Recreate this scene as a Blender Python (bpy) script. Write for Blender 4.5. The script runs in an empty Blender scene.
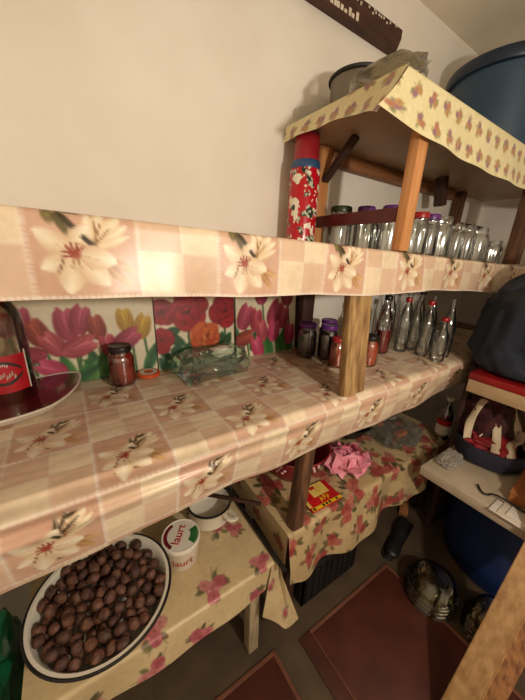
import bpy, bmesh, math, random
import numpy as np
from mathutils import Vector, Matrix
random.seed(7); rng = np.random.default_rng(7)
PI = math.pi
scene = bpy.context.scene
scene.cycles.transparent_max_bounces = 32
C = scene.collection

# ------------------------------------------------------------------ materials
def lin(c):
    c = np.asarray(c, float)
    if c.max() > 1.0: c = c/255.0
    return np.where(c <= .04045, c/12.92, ((c+.055)/1.055)**2.4)
def L4(c): return tuple(float(v) for v in lin(c)) + (1.0,)

def nmat(name):
    m = bpy.data.materials.new(name); m.use_nodes = True
    nt = m.node_tree; nt.nodes.clear()
    out = nt.nodes.new('ShaderNodeOutputMaterial')
    return m, nt, out
def N(nt, t, **kw):
    n = nt.nodes.new(t)
    for k, v in kw.items():
        if k in n.inputs.keys(): n.inputs[k].default_value = v
        else: setattr(n, k, v)
    return n
def mat(name, col, col2=None, rough=.5, metal=0., scale=20., bump=0., stretch=(1,1,1), spec=.5, detail=5., lo=.35, hi=.65, coat=0., bscale=None):
    m, nt, out = nmat(name)
    b = N(nt, 'ShaderNodeBsdfPrincipled'); nt.links.new(b.outputs[0], out.inputs[0])
    b.inputs['Roughness'].default_value = rough; b.inputs['Metallic'].default_value = metal
    b.inputs['Specular IOR Level'].default_value = spec; b.inputs['Coat Weight'].default_value = coat
    tc = N(nt, 'ShaderNodeTexCoord'); mp = N(nt, 'ShaderNodeMapping'); mp.inputs['Scale'].default_value = stretch
    nt.links.new(tc.outputs['Object'], mp.inputs[0])
    ns = N(nt, 'ShaderNodeTexNoise'); ns.inputs['Scale'].default_value = scale; ns.inputs['Detail'].default_value = detail
    nt.links.new(mp.outputs[0], ns.inputs['Vector'])
    rp = N(nt, 'ShaderNodeValToRGB'); rp.color_ramp.elements[0].position = lo; rp.color_ramp.elements[1].position = hi
    rp.color_ramp.elements[0].color = L4(col); rp.color_ramp.elements[1].color = L4(col2 if col2 is not None else col)
    nt.links.new(ns.outputs[0], rp.inputs[0]); nt.links.new(rp.outputs[0], b.inputs['Base Color'])
    if bump:
        bp = N(nt, 'ShaderNodeBump'); bp.inputs['Strength'].default_value = bump; bp.inputs['Distance'].default_value = .004
        n2 = ns
        if bscale:
            n2 = N(nt, 'ShaderNodeTexNoise'); n2.inputs['Scale'].default_value = bscale; nt.links.new(mp.outputs[0], n2.inputs['Vector'])
        nt.links.new(n2.outputs[0], bp.inputs['Height']); nt.links.new(bp.outputs[0], b.inputs['Normal'])
    return m
def painted(name, rough=.3, bump=.15, bscale=60., spec=.5, coat=0.):
    """printed vinyl / paper: printed colours of the sheet plus a procedural grain and crease bump"""
    m, nt, out = nmat(name)
    b = N(nt, 'ShaderNodeBsdfPrincipled'); nt.links.new(b.outputs[0], out.inputs[0])
    b.inputs['Roughness'].default_value = rough; b.inputs['Specular IOR Level'].default_value = spec; b.inputs['Coat Weight'].default_value = coat
    at = N(nt, 'ShaderNodeAttribute'); at.attribute_name = 'print'
    tc = N(nt, 'ShaderNodeTexCoord')
    ns = N(nt, 'ShaderNodeTexNoise'); ns.inputs['Scale'].default_value = bscale; ns.inputs['Detail'].default_value = 4
    nt.links.new(tc.outputs['Object'], ns.inputs['Vector'])
    mx = N(nt, 'ShaderNodeMix', data_type='RGBA', blend_type='MULTIPLY'); mx.inputs[0].default_value = .22
    nt.links.new(at.outputs['Color'], mx.inputs[6]); nt.links.new(ns.outputs[0], mx.inputs[7])
    nt.links.new(mx.outputs[2], b.inputs['Base Color'])
    bp = N(nt, 'ShaderNodeBump'); bp.inputs['Strength'].default_value = bump; bp.inputs['Distance'].default_value = .003
    n2 = N(nt, 'ShaderNodeTexNoise'); n2.inputs['Scale'].default_value = 14.; n2.inputs['Detail'].default_value = 3
    nt.links.new(tc.outputs['Object'], n2.inputs['Vector'])
    nt.links.new(n2.outputs[0], bp.inputs['Height']); nt.links.new(bp.outputs[0], b.inputs['Normal'])
    return m
def glass(name, tint=(235,245,238), refl=.10, rough=.10, ior=1.5):
    """thin glass: tinted pass-through plus mirror reflection that grows at grazing angles"""
    m, nt, out = nmat(name)
    tr = N(nt, 'ShaderNodeBsdfTransparent'); gl = N(nt, 'ShaderNodeBsdfGlossy')
    gl.inputs['Roughness'].default_value = rough; gl.inputs['Color'].default_value = (.95,.95,.95,1)
    lw = N(nt, 'ShaderNodeLayerWeight'); lw.inputs['Blend'].default_value = .35
    rp = N(nt, 'ShaderNodeValToRGB')
    rp.color_ramp.elements[0].color = L4(tint); rp.color_ramp.elements[1].color = L4(np.array(tint)*.84); rp.color_ramp.elements[0].position = .5
    nt.links.new(lw.outputs['Facing'], rp.inputs[0]); nt.links.new(rp.outputs[0], tr.inputs[0])
    tc = N(nt, 'ShaderNodeTexCoord'); mp = N(nt, 'ShaderNodeMapping'); mp.inputs['Scale'].default_value = (1,1,.12); ns = N(nt, 'ShaderNodeTexNoise'); ns.inputs['Scale'].default_value = 60
    nt.links.new(tc.outputs['Object'], mp.inputs[0]); nt.links.new(mp.outputs[0], ns.inputs['Vector'])
    bp = N(nt, 'ShaderNodeBump'); bp.inputs['Strength'].default_value = .5; bp.inputs['Distance'].default_value = .004
    nt.links.new(ns.outputs[0], bp.inputs['Height']); nt.links.new(bp.outputs[0], gl.inputs['Normal'])
    fr = N(nt, 'ShaderNodeFresnel'); fr.inputs['IOR'].default_value = ior
    ad = N(nt, 'ShaderNodeMath', operation='ADD'); ad.inputs[1].default_value = refl; nt.links.new(fr.outputs[0], ad.inputs[0])
    mx = N(nt, 'ShaderNodeMixShader'); nt.links.new(ad.outputs[0], mx.inputs[0]); nt.links.new(tr.outputs[0], mx.inputs[1]); nt.links.new(gl.outputs[0], mx.inputs[2])
    nt.links.new(mx.outputs[0], out.inputs[0])
    return m
def film(name, tint, mixdiff=.25, rough=.12, dcol=(200,205,200)):
    """crumpled clear plastic film"""
    m, nt, out = nmat(name)
    tr = N(nt, 'ShaderNodeBsdfTransparent'); tr.inputs[0].default_value = L4(tint)
    df = N(nt, 'ShaderNodeBsdfPrincipled'); df.inputs['Base Color'].default_value = L4(dcol); df.inputs['Roughness'].default_value = rough
    lw = N(nt, 'ShaderNodeLayerWeight'); lw.inputs['Blend'].default_value = .4
    tc = N(nt, 'ShaderNodeTexCoord'); ns = N(nt, 'ShaderNodeTexNoise'); ns.inputs['Scale'].default_value = 22; ns.inputs['Detail'].default_value = 3
    nt.links.new(tc.outputs['Object'], ns.inputs['Vector'])
    bp = N(nt, 'ShaderNodeBump'); bp.inputs['Strength'].default_value = .22; bp.inputs['Distance'].default_value = .008
    nt.links.new(ns.outputs[0], bp.inputs['Height']); nt.links.new(bp.outputs[0], df.inputs['Normal'])
    ad = N(nt, 'ShaderNodeMath', operation='MULTIPLY_ADD'); ad.inputs[1].default_value = .25; ad.inputs[2].default_value = mixdiff
    nt.links.new(lw.outputs['Facing'], ad.inputs[0])
    mx = N(nt, 'ShaderNodeMixShader'); nt.links.new(ad.outputs[0], mx.inputs[0]); tl = N(nt, 'ShaderNodeBsdfTranslucent'); tl.inputs[0].default_value = L4(dcol); md = N(nt, 'ShaderNodeMixShader'); md.inputs[0].default_value = .5; nt.links.new(df.outputs[0], md.inputs[1]); nt.links.new(tl.outputs[0], md.inputs[2])
    nt.links.new(tr.outputs[0], mx.inputs[1]); nt.links.new(md.outputs[0], mx.inputs[2])
    gl = N(nt, 'ShaderNodeBsdfGlossy'); gl.inputs['Roughness'].default_value = rough; nt.links.new(bp.outputs[0], gl.inputs['Normal'])
    fr = N(nt, 'ShaderNodeFresnel'); fr.inputs['IOR'].default_value = 1.25; a2 = N(nt, 'ShaderNodeMath', operation='ADD'); a2.inputs[1].default_value = .03; nt.links.new(fr.outputs[0], a2.inputs[0])
    m2 = N(nt, 'ShaderNodeMixShader'); nt.links.new(a2.outputs[0], m2.inputs[0]); nt.links.new(mx.outputs[0], m2.inputs[1]); nt.links.new(gl.outputs[0], m2.inputs[2])
    nt.links.new(m2.outputs[0], out.inputs[0])
    return m

M = dict(
 wall=mat('cream_plaster', (244,237,226), (233,225,211), rough=.85, scale=3.0, bump=.12, bscale=40),
 ceiling=mat('ceiling_plaster', (238,226,206), (226,213,191), rough=.9, scale=4, bump=.1, bscale=50),
 floor=mat('concrete_floor', (88,70,49), (68,53,37), rough=.75, scale=9, bump=.2, bscale=60),
 tile=mat('terracotta', (88,40,27), (70,30,21), rough=.55, scale=10, bump=.1),
 tile_edge=mat('terracotta_edge', (84,42,31), (66,34,26), rough=.6, scale=18),
 pine=mat('orange_pine', (212,152,96), (190,124,70), rough=.5, scale=8, stretch=(9,9,.7), bump=.1),
 rough_pine=mat('rough_pine', (176,140,88), (118,82,46), rough=.75, scale=9, stretch=(7,7,1.2), bump=.5),
 old_wood=mat('old_wood', (112,74,46), (72,44,27), rough=.75, scale=9, stretch=(8,8,.9), bump=.4),
 dark_wood=mat('dark_wood', (70,40,27), (46,26,18), rough=.65, scale=9, stretch=(8,8,1), bump=.3),
 board=mat('shelf_board_wood', (150,116,82), (120,88,60), rough=.7, scale=8, stretch=(1,9,9), bump=.2),
 hardboard=mat('brown_hardboard', (178,148,118), (158,128,100), rough=.45, scale=6),
 rail=mat('brown_rail_wood', (150,98,58), (112,68,38), rough=.6, scale=8, stretch=(.8,9,9), bump=.2),
 batten=mat('red_brown_paint', (104,34,30), (82,24,24), rough=.45, scale=14),
 beam=mat('beam_stain', (82,48,36), (52,30,24), rough=.7, scale=9, stretch=(1,6,6), bump=.3),
 plaster_drip=mat('plaster_drip', (232,220,200), (210,196,172), rough=.9, scale=60),
 batten_edge=mat('worn_mat_border', (120,72,50), (98,56,40), rough=.7, scale=20),
 plank=mat('sanded_plank', (184,144,96), (150,112,68), rough=.6, scale=7, stretch=(8,8,.8), bump=.2),
 plank_side=mat('sanded_plank_side', (168,116,70), (96,56,30), rough=.7, scale=22, stretch=(4,4,1), bump=.3, lo=.3, hi=.75),
 white_paint=mat('white_paint', (192,176,152), (172,156,132), rough=.45, scale=8),
 cream_paint=mat('cream_paint', (186,158,120), (164,136,100), rough=.5, scale=8),
 red_paint=mat('red_paint', (150,22,24), (118,14,18), rough=.4, scale=10),
 leg=mat('pale_leg_paint', (190,172,140), (160,140,108), rough=.6, scale=12, stretch=(6,6,1)),
 enamel=mat('white_enamel', (232,224,206), (222,212,192), rough=.22, scale=6, coat=.3),
 enamel_rim=mat('black_enamel_rim', (24,22,24), (34,30,30), rough=.3, scale=20),
 walnut=mat('walnut_shell', (126,82,60), (64,38,29), rough=.62, scale=70, bump=.9, lo=.3, hi=.7, bscale=110),
 walnut2=mat('walnut_shell_dark', (96,62,48), (56,34,27), rough=.65, scale=60, bump=.6, lo=.3, hi=.7, bscale=120),
 glass=glass('clear_glass', (251,253,250), .11), greenglass=glass('greenish_glass', (225,240,225)), bowlglass=glass('bowl_glass', (240,238,226), .02, rough=.06), bottleglass=glass('bottle_glass', (250,252,249), .09),
 bigglass=glass('demijohn_glass', (240,234,226), .05),
 film=film('clear_bag_film', (246,248,244), .10, dcol=(232,232,222)), silverfilm=film('silvery_wrap_film', (240,240,236), .55, dcol=(226,220,208)), greenfilm=film('green_bag_film', (232,244,235), .03, dcol=(226,240,229), rough=.08), greyfilm=film('grey_bag_film', (244,242,236), .06, dcol=(214,210,198)),
 tomato=mat('tomato_preserve', (150,34,20), (118,20,14), rough=.25, scale=30, coat=.6),
 orange=mat('orange_preserve', (190,78,30), (160,56,22), rough=.3, scale=30, coat=.6),
 syrup=mat('red_syrup', (140,14,26), (112,8,18), rough=.15, scale=20, coat=.8),
 darkjam=mat('dark_jam', (40,14,24), (26,9,15), rough=.3, scale=20, coat=.1),
 lid_purple=mat('purple_lid', (98,34,120), (82,26,104), rough=.35, scale=20), lid_green=mat('dark_green_lid', (60,70,44), (42,50,34), rough=.35, scale=30, metal=.3),
 lid_red=mat('red_lid', (176,24,24), (150,16,18), rough=.35, scale=20), lid_black=mat('black_lid', (34,24,24), (22,16,16), rough=.35, scale=20),
 lid_gold=mat('gold_lid', (190,150,60), (160,120,40), rough=.35, metal=.5, scale=20), lid_orange=mat('orange_lid', (206,92,44), (196,76,34), rough=.4, scale=20),
 bluetub=mat('blue_plastic', (46,72,94), (40,64,84), rough=.4, scale=6), bluerim=mat('blue_plastic_rim', (24,40,62), (20,34,54), rough=.4, scale=6),
 barrel=mat('navy_plastic', (22,44,92), (16,34,76), rough=.45, scale=6),
 greypot=mat('grey_metal', (132,124,112), (112,104,92), rough=.4, metal=.3, scale=8),
 black=mat('black_plastic', (20,18,18), (30,27,26), rough=.5, scale=20),
 blackmetal=mat('black_metal', (26,23,22), (38,32,29), rough=.45, metal=.4, scale=20),
 paper=mat('white_paper', (226,220,206), (206,200,186), rough=.8, scale=20),
 label_white=mat('label_white', (226,214,196), (212,198,178), rough=.6, scale=30),
 label_red=mat('label_red', (178,16,30), (158,12,24), rough=.45, scale=30),
 dish_red=mat('red_glaze', (112,14,26), (88,8,18), rough=.18, scale=9, coat=.5),
 dish_white=mat('white_glaze', (228,218,204), (214,202,186), rough=.25, scale=9),
 colander=mat('red_colander_plastic', (140,16,34), (118,12,28), rough=.4, scale=9),
 dot=mat('pale_pink_dot', (228,190,186), (214,170,168), rough=.5, scale=30),
 pink=mat('pink_tulle', (242,160,174), (228,128,150), rough=.7, scale=40, bump=.3),
 cardboard=mat('cardboard', (176,112,62), (158,96,52), rough=.8, scale=14, stretch=(1,8,1)),
 yellow=mat('yellow_print', (236,196,40), (222,176,30), rough=.5, scale=30), redprint=mat('red_print', (196,20,26), (176,12,18), rough=.5, scale=30),
 blackprint=mat('black_print', (30,26,24), (40,34,30), rough=.5, scale=30), paleyellow=mat('pale_yellow_print', (232,206,112), (214,184,84), rough=.5, scale=50),
 navycloth=mat('navy_sack_cloth', (36,44,58), (24,30,42), rough=.75, scale=7, bump=.6, bscale=18),
 navybag=mat('navy_bag_cloth', (32,30,50), (22,20,36), rough=.7, scale=12, bump=.5),
 redcloth=mat('red_lining', (150,26,28), (104,14,18), rough=.75, scale=14, bump=.5), darkredcloth=mat('dark_red_cloth', (74,20,24), (44,12,16), rough=.8, scale=18, bump=.5),
 whitestrap=mat('cream_strap', (214,196,164), (186,166,134), rough=.75, scale=20, bump=.3),
 cable=mat('black_cable', (24,22,20), (34,30,28), rough=.5, scale=20),
 peach=mat('peach_fruit_print', (206,112,56), (180,84,40), rough=.5, scale=40),
 green=mat('green_plastic', (20,104,62), (12,78,46), rough=.35, scale=8),
 greenleaf=mat('green_print', (58,118,56), (40,90,44), rough=.5, scale=60), maroon=mat('maroon_print', (126,22,34), (100,16,28), rough=.5, scale=40),
 blueband=mat('blue_band', (52,84,124), (40,70,108), rough=.4, scale=20), thermosred=mat('thermos_red', (160,30,38), (132,22,32), rough=.4, scale=6),
 brass=mat('lamp_brass', (150,120,70), (130,100,56), rough=.4, metal=.8, scale=20),
 silver=mat('chrome', (200,200,200), (180,180,180), rough=.2, metal=1., scale=20),
)
def emis(name, c, s):
    m, nt, out = nmat(name); e = N(nt, 'ShaderNodeEmission'); e.inputs[0].default_value = L4(c); e.inputs[1].default_value = s
    nt.links.new(e.outputs[0], out.inputs[0]); return m
# red flask sleeve with white and dark green blotches
def thermos_mat():
    m, nt, out = nmat('flask_sleeve')
    b = N(nt, 'ShaderNodeBsdfPrincipled'); b.inputs['Roughness'].default_value = .25; nt.links.new(b.outputs[0], out.inputs[0])
    tc = N(nt, 'ShaderNodeTexCoord')
    def mask(scale, lo, hi, off):
        mp = N(nt, 'ShaderNodeMapping'); mp.inputs['Location'].default_value = off; nt.links.new(tc.outputs['Object'], mp.inputs[0])
        ns = N(nt, 'ShaderNodeTexNoise'); ns.inputs['Scale'].default_value = scale; ns.inputs['Detail'].default_value = 2.5; nt.links.new(mp.outputs[0], ns.inputs['Vector'])
        r = N(nt, 'ShaderNodeValToRGB'); r.color_ramp.elements[0].position = lo; r.color_ramp.elements[1].position = hi; nt.links.new(ns.outputs[0], r.inputs[0]); return r
    a = mask(30, .56, .58, (0,0,0)); g = mask(24, .57, .60, (3,1,7)); s = mask(90, .5, .53, (5,2,1))
    m1 = N(nt, 'ShaderNodeMix', data_type='RGBA'); m1.inputs[6].default_value = L4((188,16,34)); m1.inputs[7].default_value = L4((236,228,204)); nt.links.new(a.outputs[0], m1.inputs[0])
    m3 = N(nt, 'ShaderNodeMix', data_type='RGBA'); m3.inputs[6].default_value = L4((34,50,36)); m3.inputs[7].default_value = L4((196,196,172)); nt.links.new(s.outputs[0], m3.inputs[0])
    m2 = N(nt, 'ShaderNodeMix', data_type='RGBA'); nt.links.new(g.outputs[0], m2.inputs[0]); nt.links.new(m1.outputs[2], m2.inputs[6]); nt.links.new(m3.outputs[2], m2.inputs[7])
    nt.links.new(m2.outputs[2], b.inputs['Base Color']); return m
M['sleeve'] = thermos_mat()

# ------------------------------------------------------------------ object helpers
def tag(o, label=None, cat=None, group=None, kind=None):
    if label: o['label'] = label
    if cat: o['category'] = cat
    if group: o['group'] = group
    if kind: o['kind'] = kind
    return o
def thing(name, label, cat, loc=(0,0,0), rz=0., group=None):
    o = bpy.data.objects.new(name, None); C.objects.link(o); o.empty_display_size = .05
    o.location = loc; o.rotation_euler = (0,0,rz); tag(o, label, cat, group); return o
def link_mesh(name, me, m, parent=None, loc=None, rot=None):
    o = bpy.data.objects.new(name, me); C.objects.link(o)
    if m is not None and not me.materials: me.materials.append(m)
    if parent is not None: o.parent = parent
    if loc is not None: o.location = loc
    if rot is not None: o.rotation_euler = rot
    return o
def bm_mesh(name, bm, smooth=True, angle=None):
    bmesh.ops.recalc_face_normals(bm, faces=bm.faces[:])
    me = bpy.data.meshes.new(name); bm.to_mesh(me); bm.free()
    if smooth:
        me.polygons.foreach_set('use_smooth', [True]*len(me.polygons))
        if angle is not None: me.set_sharp_from_angle(angle=angle)
    return me
def obj(name, bm, m, parent=None, smooth=True, angle=math.radians(35), loc=None, rot=None):
    return link_mesh(name, bm_mesh(name, bm, smooth, angle), m, parent, loc, rot)
def NB(): return bmesh.new()
def box(bm, x0, x1, y0, y1, z0, z1, bev=0., mtx=None):
    r = bmesh.ops.create_cube(bm, size=1.)
    vs = r['verts']
    for v in vs: v.co = Vector((x0+(v.co.x+.5)*(x1-x0), y0+(v.co.y+.5)*(y1-y0), z0+(v.co.z+.5)*(z1-z0)))
    if bev:
        es = list({e for v in vs for e in v.link_edges})
        r2 = bmesh.ops.bevel(bm, geom=es, offset=bev, segments=2, affect='EDGES', profile=.5)
        vs = r2['verts']
        vs = list({v for f in r2['faces'] for v in f.verts} | {v for f in r2['faces'] for e in f.edges for g in e.link_faces for v in g.verts})
    if mtx is not None: bmesh.ops.transform(bm, matrix=mtx, verts=vs)
    return bm
def lathe(bm, prof, seg=32, cx=0, cy=0, close=False, wob=None):
    rings = []
    for (r, z) in prof:
        if r < 1e-5: rings.append([bm.verts.new((cx, cy, z))])
        else:
            ring = []
            for k in range(seg):
                a = 2*PI*k/seg; rr = r*(wob(a, z) if wob else 1.)
                ring.append(bm.verts.new((cx+rr*math.cos(a), cy+rr*math.sin(a), z)))
            rings.append(ring)
    for A, B in zip(rings[:-1], rings[1:]):
        for k in range(seg):
            a, b = A[k % len(A)], A[(k+1) % len(A)]; c, d = B[(k+1) % len(B)], B[k % len(B)]
            vs = []
            for v in (a, b, c, d):
                if v not in vs: vs.append(v)
            if len(vs) > 2: bm.faces.new(vs)
    return bm
def tube(bm, pts, rad, seg=10, flat=1., up=(0,0,1)):
    pts = [Vector(p) for p in pts]; n = len(pts); rings = []
    for i, p in enumerate(pts):
        d = (pts[min(i+1, n-1)]-pts[max(i-1, 0)]).normalized()
        a = d.cross(Vector(up))
        if a.length < 1e-3: a = d.cross(Vector((1,0,0)))
        a.normalize(); b = a.cross(d).normalized()
        r = rad[i] if isinstance(rad, (list, tuple)) else rad
        rings.append([bm.verts.new(p+a*(r*math.cos(2*PI*k/seg))+b*(r*flat*math.sin(2*PI*k/seg))) for k in range(seg)])
    for A, B in zip(rings[:-1], rings[1:]):
        for k in range(seg): bm.faces.new((A[k], A[(k+1) % seg], B[(k+1) % seg], B[k]))
    bm.faces.new(rings[0][::-1]); bm.faces.new(rings[-1]); return bm
def bar(bm, p0, p1, w, t, up=(0,0,1), bev=.0):
    """a straight rectangular bar from p0 to p1"""
    p0, p1 = Vector(p0), Vector(p1); d = (p1-p0); L = d.length; d.normalize()
    a = d.cross(Vector(up)); a.normalize(); b = a.cross(d)
    mtx = Matrix((a, d, b)).transposed().to_4x4(); mtx.translation = p0
    return box(bm, -w/2, w/2, 0, L, -t/2, t/2, bev, mtx)
def smooth_path(pts, n=8):
    pts = [Vector(p) for p in pts]; P = [pts[0]]+pts+[pts[-1]]; o = []
    for i in range(1, len(P)-2):
        for k in range(n):
            t = k/n; a, b, c, d = P[i-1], P[i], P[i+1], P[i+2]
            o.append(.5*((2*b)+(-a+c)*t+(2*a-5*b+4*c-d)*t*t+(-a+3*b-3*c+d)*t**3))
    o.append(pts[-1]); return o
def grid_mesh(name, P, col=None):
    """P: (n, m, 3) positions; col: (n, m, 3) sRGB 0-255 print colours"""
    n, m = P.shape[:2]
    me = bpy.data.meshes.new(name)
    idx = np.arange(n*m).reshape(n, m)
    q = np.stack([idx[:-1,:-1], idx[1:,:-1], idx[1:,1:], idx[:-1,1:]], -1).reshape(-1, 4)
    me.vertices.add(n*m); me.vertices.foreach_set('co', P.reshape(-1).astype(np.float32))
    me.loops.add(q.size); me.loops.foreach_set('vertex_index', q.reshape(-1).astype(np.int32))
    me.polygons.add(len(q)); me.polygons.foreach_set('loop_start', np.arange(0, q.size, 4, dtype=np.int32))
    me.update(calc_edges=True); me.polygons.foreach_set('use_smooth', np.ones(len(q), bool))
    if col is not None:
        at = me.color_attributes.new('print', 'FLOAT_COLOR', 'POINT')
        c = np.ones((n*m, 4), np.float32); c[:, :3] = lin(np.clip(col.reshape(-1, 3), 0, 255)/255.)
        at.data.foreach_set('color', c.reshape(-1))
    me.validate(); return me
def join_meshes(name, meshes):
    bm = NB()
    for me in meshes: bm.from_mesh(me)
    out = bpy.data.meshes.new(name); bm.to_mesh(out); bm.free()
    out.polygons.foreach_set('use_smooth', [True]*len(out.polygons)); return out

# ------------------------------------------------------------------ printing (patterns that belong to the cloths and posters)
def over(img, mask, col):
    img += mask[..., None]*(np.asarray(col, float)-img)
def shade_over(img, mask, ca, cb, t):
    c = np.asarray(ca, float)+(np.asarray(cb, float)-np.asarray(ca, float))*t[..., None]
    img += mask[..., None]*(c-img)
def sm(x, e): return np.clip(x/e+.5, 0, 1)
def petal(img, X, Y, cx, cy, ang, ln, wd, c0, c1, e=.004, pw=.8, curl=0., op=1.):
    a = math.radians(ang); dx, dy = X-cx, Y-cy
    u = (dx*math.cos(a)+dy*math.sin(a))/ln; v = (-dx*math.sin(a)+dy*math.cos(a))/wd
    v = v-curl*u*u
    ins = (u > 0) & (u < 1)
    w = np.where(ins, np.maximum(np.sin(PI*np.clip(u, 0, 1)**pw), 0)**.75, 0)
    mk = np.where(ins, sm(w-np.abs(v), e/wd*2), 0)*op
    shade_over(img, mk, c0, c1, np.clip(np.abs(v)*.55+.5*(1-u)*.9, 0, 1))
def ell(img, X, Y, cx, cy, rx, ry, ang, c0, c1=None, e=.004, op=1.):
    a = math.radians(ang); dx, dy = X-cx, Y-cy
    u = (dx*math.cos(a)+dy*math.sin(a))/rx; v = (-dx*math.sin(a)+dy*math.cos(a))/ry
    r = np.sqrt(u*u+v*v); mk = sm(1-r, e/min(rx, ry)*2)*op
    shade_over(img, mk, c0, c1 if c1 is not None else c0, np.clip(r, 0, 1))
def stroke(img, X, Y, pts, w, col, e=.003, op=1.):
    for (x0, y0), (x1, y1) in zip(pts[:-1], pts[1:]):
        dx, dy = x1-x0, y1-y0; L2 = dx*dx+dy*dy+1e-12
        t = np.clip(((X-x0)*dx+(Y-y0)*dy)/L2, 0, 1)
        d = np.hypot(X-x0-t*dx, Y-y0-t*dy); over(img, sm(w-d, e)*op, col)
def vnoise(X, Y, s, seed=0):
    r = np.random.default_rng(seed); G = r.random((64, 64))
    x, y = X*s, Y*s; xi, yi = np.floor(x).astype(int), np.floor(y).astype(int); fx, fy = x-xi, y-yi
    fx, fy = fx*fx*(3-2*fx), fy*fy*(3-2*fy)
    g = lambda i, j: G[i % 64, j % 64]
    return (g(xi, yi)*(1-fx)+g(xi+1, yi)*fx)*(1-fy)+(g(xi, yi+1)*(1-fx)+g(xi+1, yi+1)*fx)*fy

BEIGE, PINK = np.array((240,217,184.)), np.array((214,171,144.))
def lily_print(X, V, T, x0, v0, flip=1):
    """patchwork vinyl: lily squares alternating with quartered squares, white stitching; X, V in metres"""
    tu, tv = (X-x0)/T, (V-v0)/T
    iu, iv = np.floor(tu).astype(int), np.floor(tv).astype(int)
    u, w = tu-iu-.5, tv-iv-.5
    lily = ((iu+iv) % 2 == 0)
    n = vnoise(X, V, 90, 1)*.6+vnoise(X, V, 260, 2)*.4
    n2 = vnoise(X, V, 30, 3)
    img = np.zeros(X.shape+(3,)); img += BEIGE
    qp = ((u > 0) ^ (w > 0))
    pinkm = (lily | qp).astype(float)
    img += (np.where(lily, .95, .52*qp)*(1+.6*(n-.5)))[..., None]*(PINK-img)
    img += ((n-.5)*14+(n2-.5)*10)[..., None]
    m0 = lily
    U, W = np.where(m0, u, 9.), np.where(m0, w, 9.)
    e = .014
    P = lambda *a, **k: petal(img, U, W, *a, e=e, **k)
    cr, sh, gd = (252,240,214), (214,176,136), (216,176,120)
    g = flip
    dk, dk2 = (84,62,40), (60,44,30)
    for a, l, wd, cu in ((72,.42,.085,.3),(50,.47,.09,.2),(97,.36,.07,-.3),(34,.45,.06,.4),(20,.40,.045,.5)):
        P(.05,-.01,a,l,wd,cr,gd,curl=cu)
    for q in ((.14,.24),(.22,.20),(.10,.27)): stroke(img, U, W, [(.07,.02), q], .007, (140,92,56), e)
    P(.12,-.10,-22,.38,.045,(228,194,140),(170,116,72)); P(.12,-.13,-46,.38,.05,(220,182,124),(152,100,60)); P(.06,-.06,-30,.18,.028,dk,dk2)
    if g > 0:
        stroke(img, U, W, [(-.27,.40),(-.16,.26),(-.02,.14),(.08,.02)], .016, (88,76,44), e)
        P(-.25,.41,-18,.24,.04,(112,100,56),(70,60,36)); P(-.27,.33,-60,.30,.035,(118,106,62),(70,60,38)); P(-.24,.36,-52,.34,.03,(72,60,38),(56,44,30))
        ell(img, U, W, -.30,.29,.045,.075,12,(150,138,82),(96,84,48), e)
    else:
        for q in ((.02,.36,.024),(.14,.40,.020),(.26,.28,.022)): P(.0,.08,math.degrees(math.atan2(q[1]-.08,q[0])),math.hypot(q[0],q[1]-.08),q[2],dk,dk2)
        P(.10,.30,20,.16,.03,dk,dk2); P(-.12,-.22,-100,.20,.05,dk,dk2); P(-.14,-.30,-160,.16,.035,dk,dk2); P(-.12,-.30,-20,.18,.03,(96,74,44),dk2)
    P(-.12,-.06,150,.38,.11,cr,sh,curl=-.25); P(-.14,-.10,203,.30,.10,cr,sh); P(-.13,-.12,258,.36,.13,cr,sh)
    P(-.08,-.10,312,.38,.13,cr,sh); P(-.08,-.06,348,.36,.12,cr,sh); P(-.12,-.02,58,.28,.11,cr,sh)
    for a in (258,312,348,150,58,203): stroke(img, U, W, [(-.11+.04*math.cos(math.radians(a)), -.07+.04*math.sin(math.radians(a))), (-.11+.2*math.cos(math.radians(a)), -.07+.2*math.sin(math.radians(a)))], .004, (186,140,104), e, op=.6)
    for a in (105,135,165,75,45,195): stroke(img, U, W, [(-.11,-.07),(-.11+.11*math.cos(math.radians(a)), -.07+.11*math.sin(math.radians(a)))], .011, (140,48,36), e)
    ell(img, U, W, -.11,-.07,.05,.04,0,(150,52,42),(170,76,58), e, op=.85)
    for a in (250,285): stroke(img, U, W, [(-.11,-.07),(-.11+.13*math.cos(math.radians(a)), -.07+.13*math.sin(math.radians(a)))], .006, (150,100,70), e)
    stroke(img, U, W, [(.03,.05),(-.02,.1)], .026, (70,54,38), e); stroke(img, U, W, [(-.22,-.12),(-.27,-.25)], .008, (120,80,60), e)
    # stitching: pale double line with dashes on the square borders
    eu, ew = np.minimum(u+.5, .5-u)*T, np.minimum(w+.5, .5-w)*T
    for d, s in ((eu, V), (ew, X)):
        line = np.clip(1-np.abs(d-.001)/.003, 0, 1); dash = (np.mod(s, .005) < .003)
        over(img, line*np.where(dash, .85, .35), (246,236,224))
    inner = np.minimum(np.abs(u), np.abs(w))*T
    over(img, np.where(lily, 0, np.clip(1-inner/.0022, 0, 1)*.45), (244,232,218))
    return img
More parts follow.
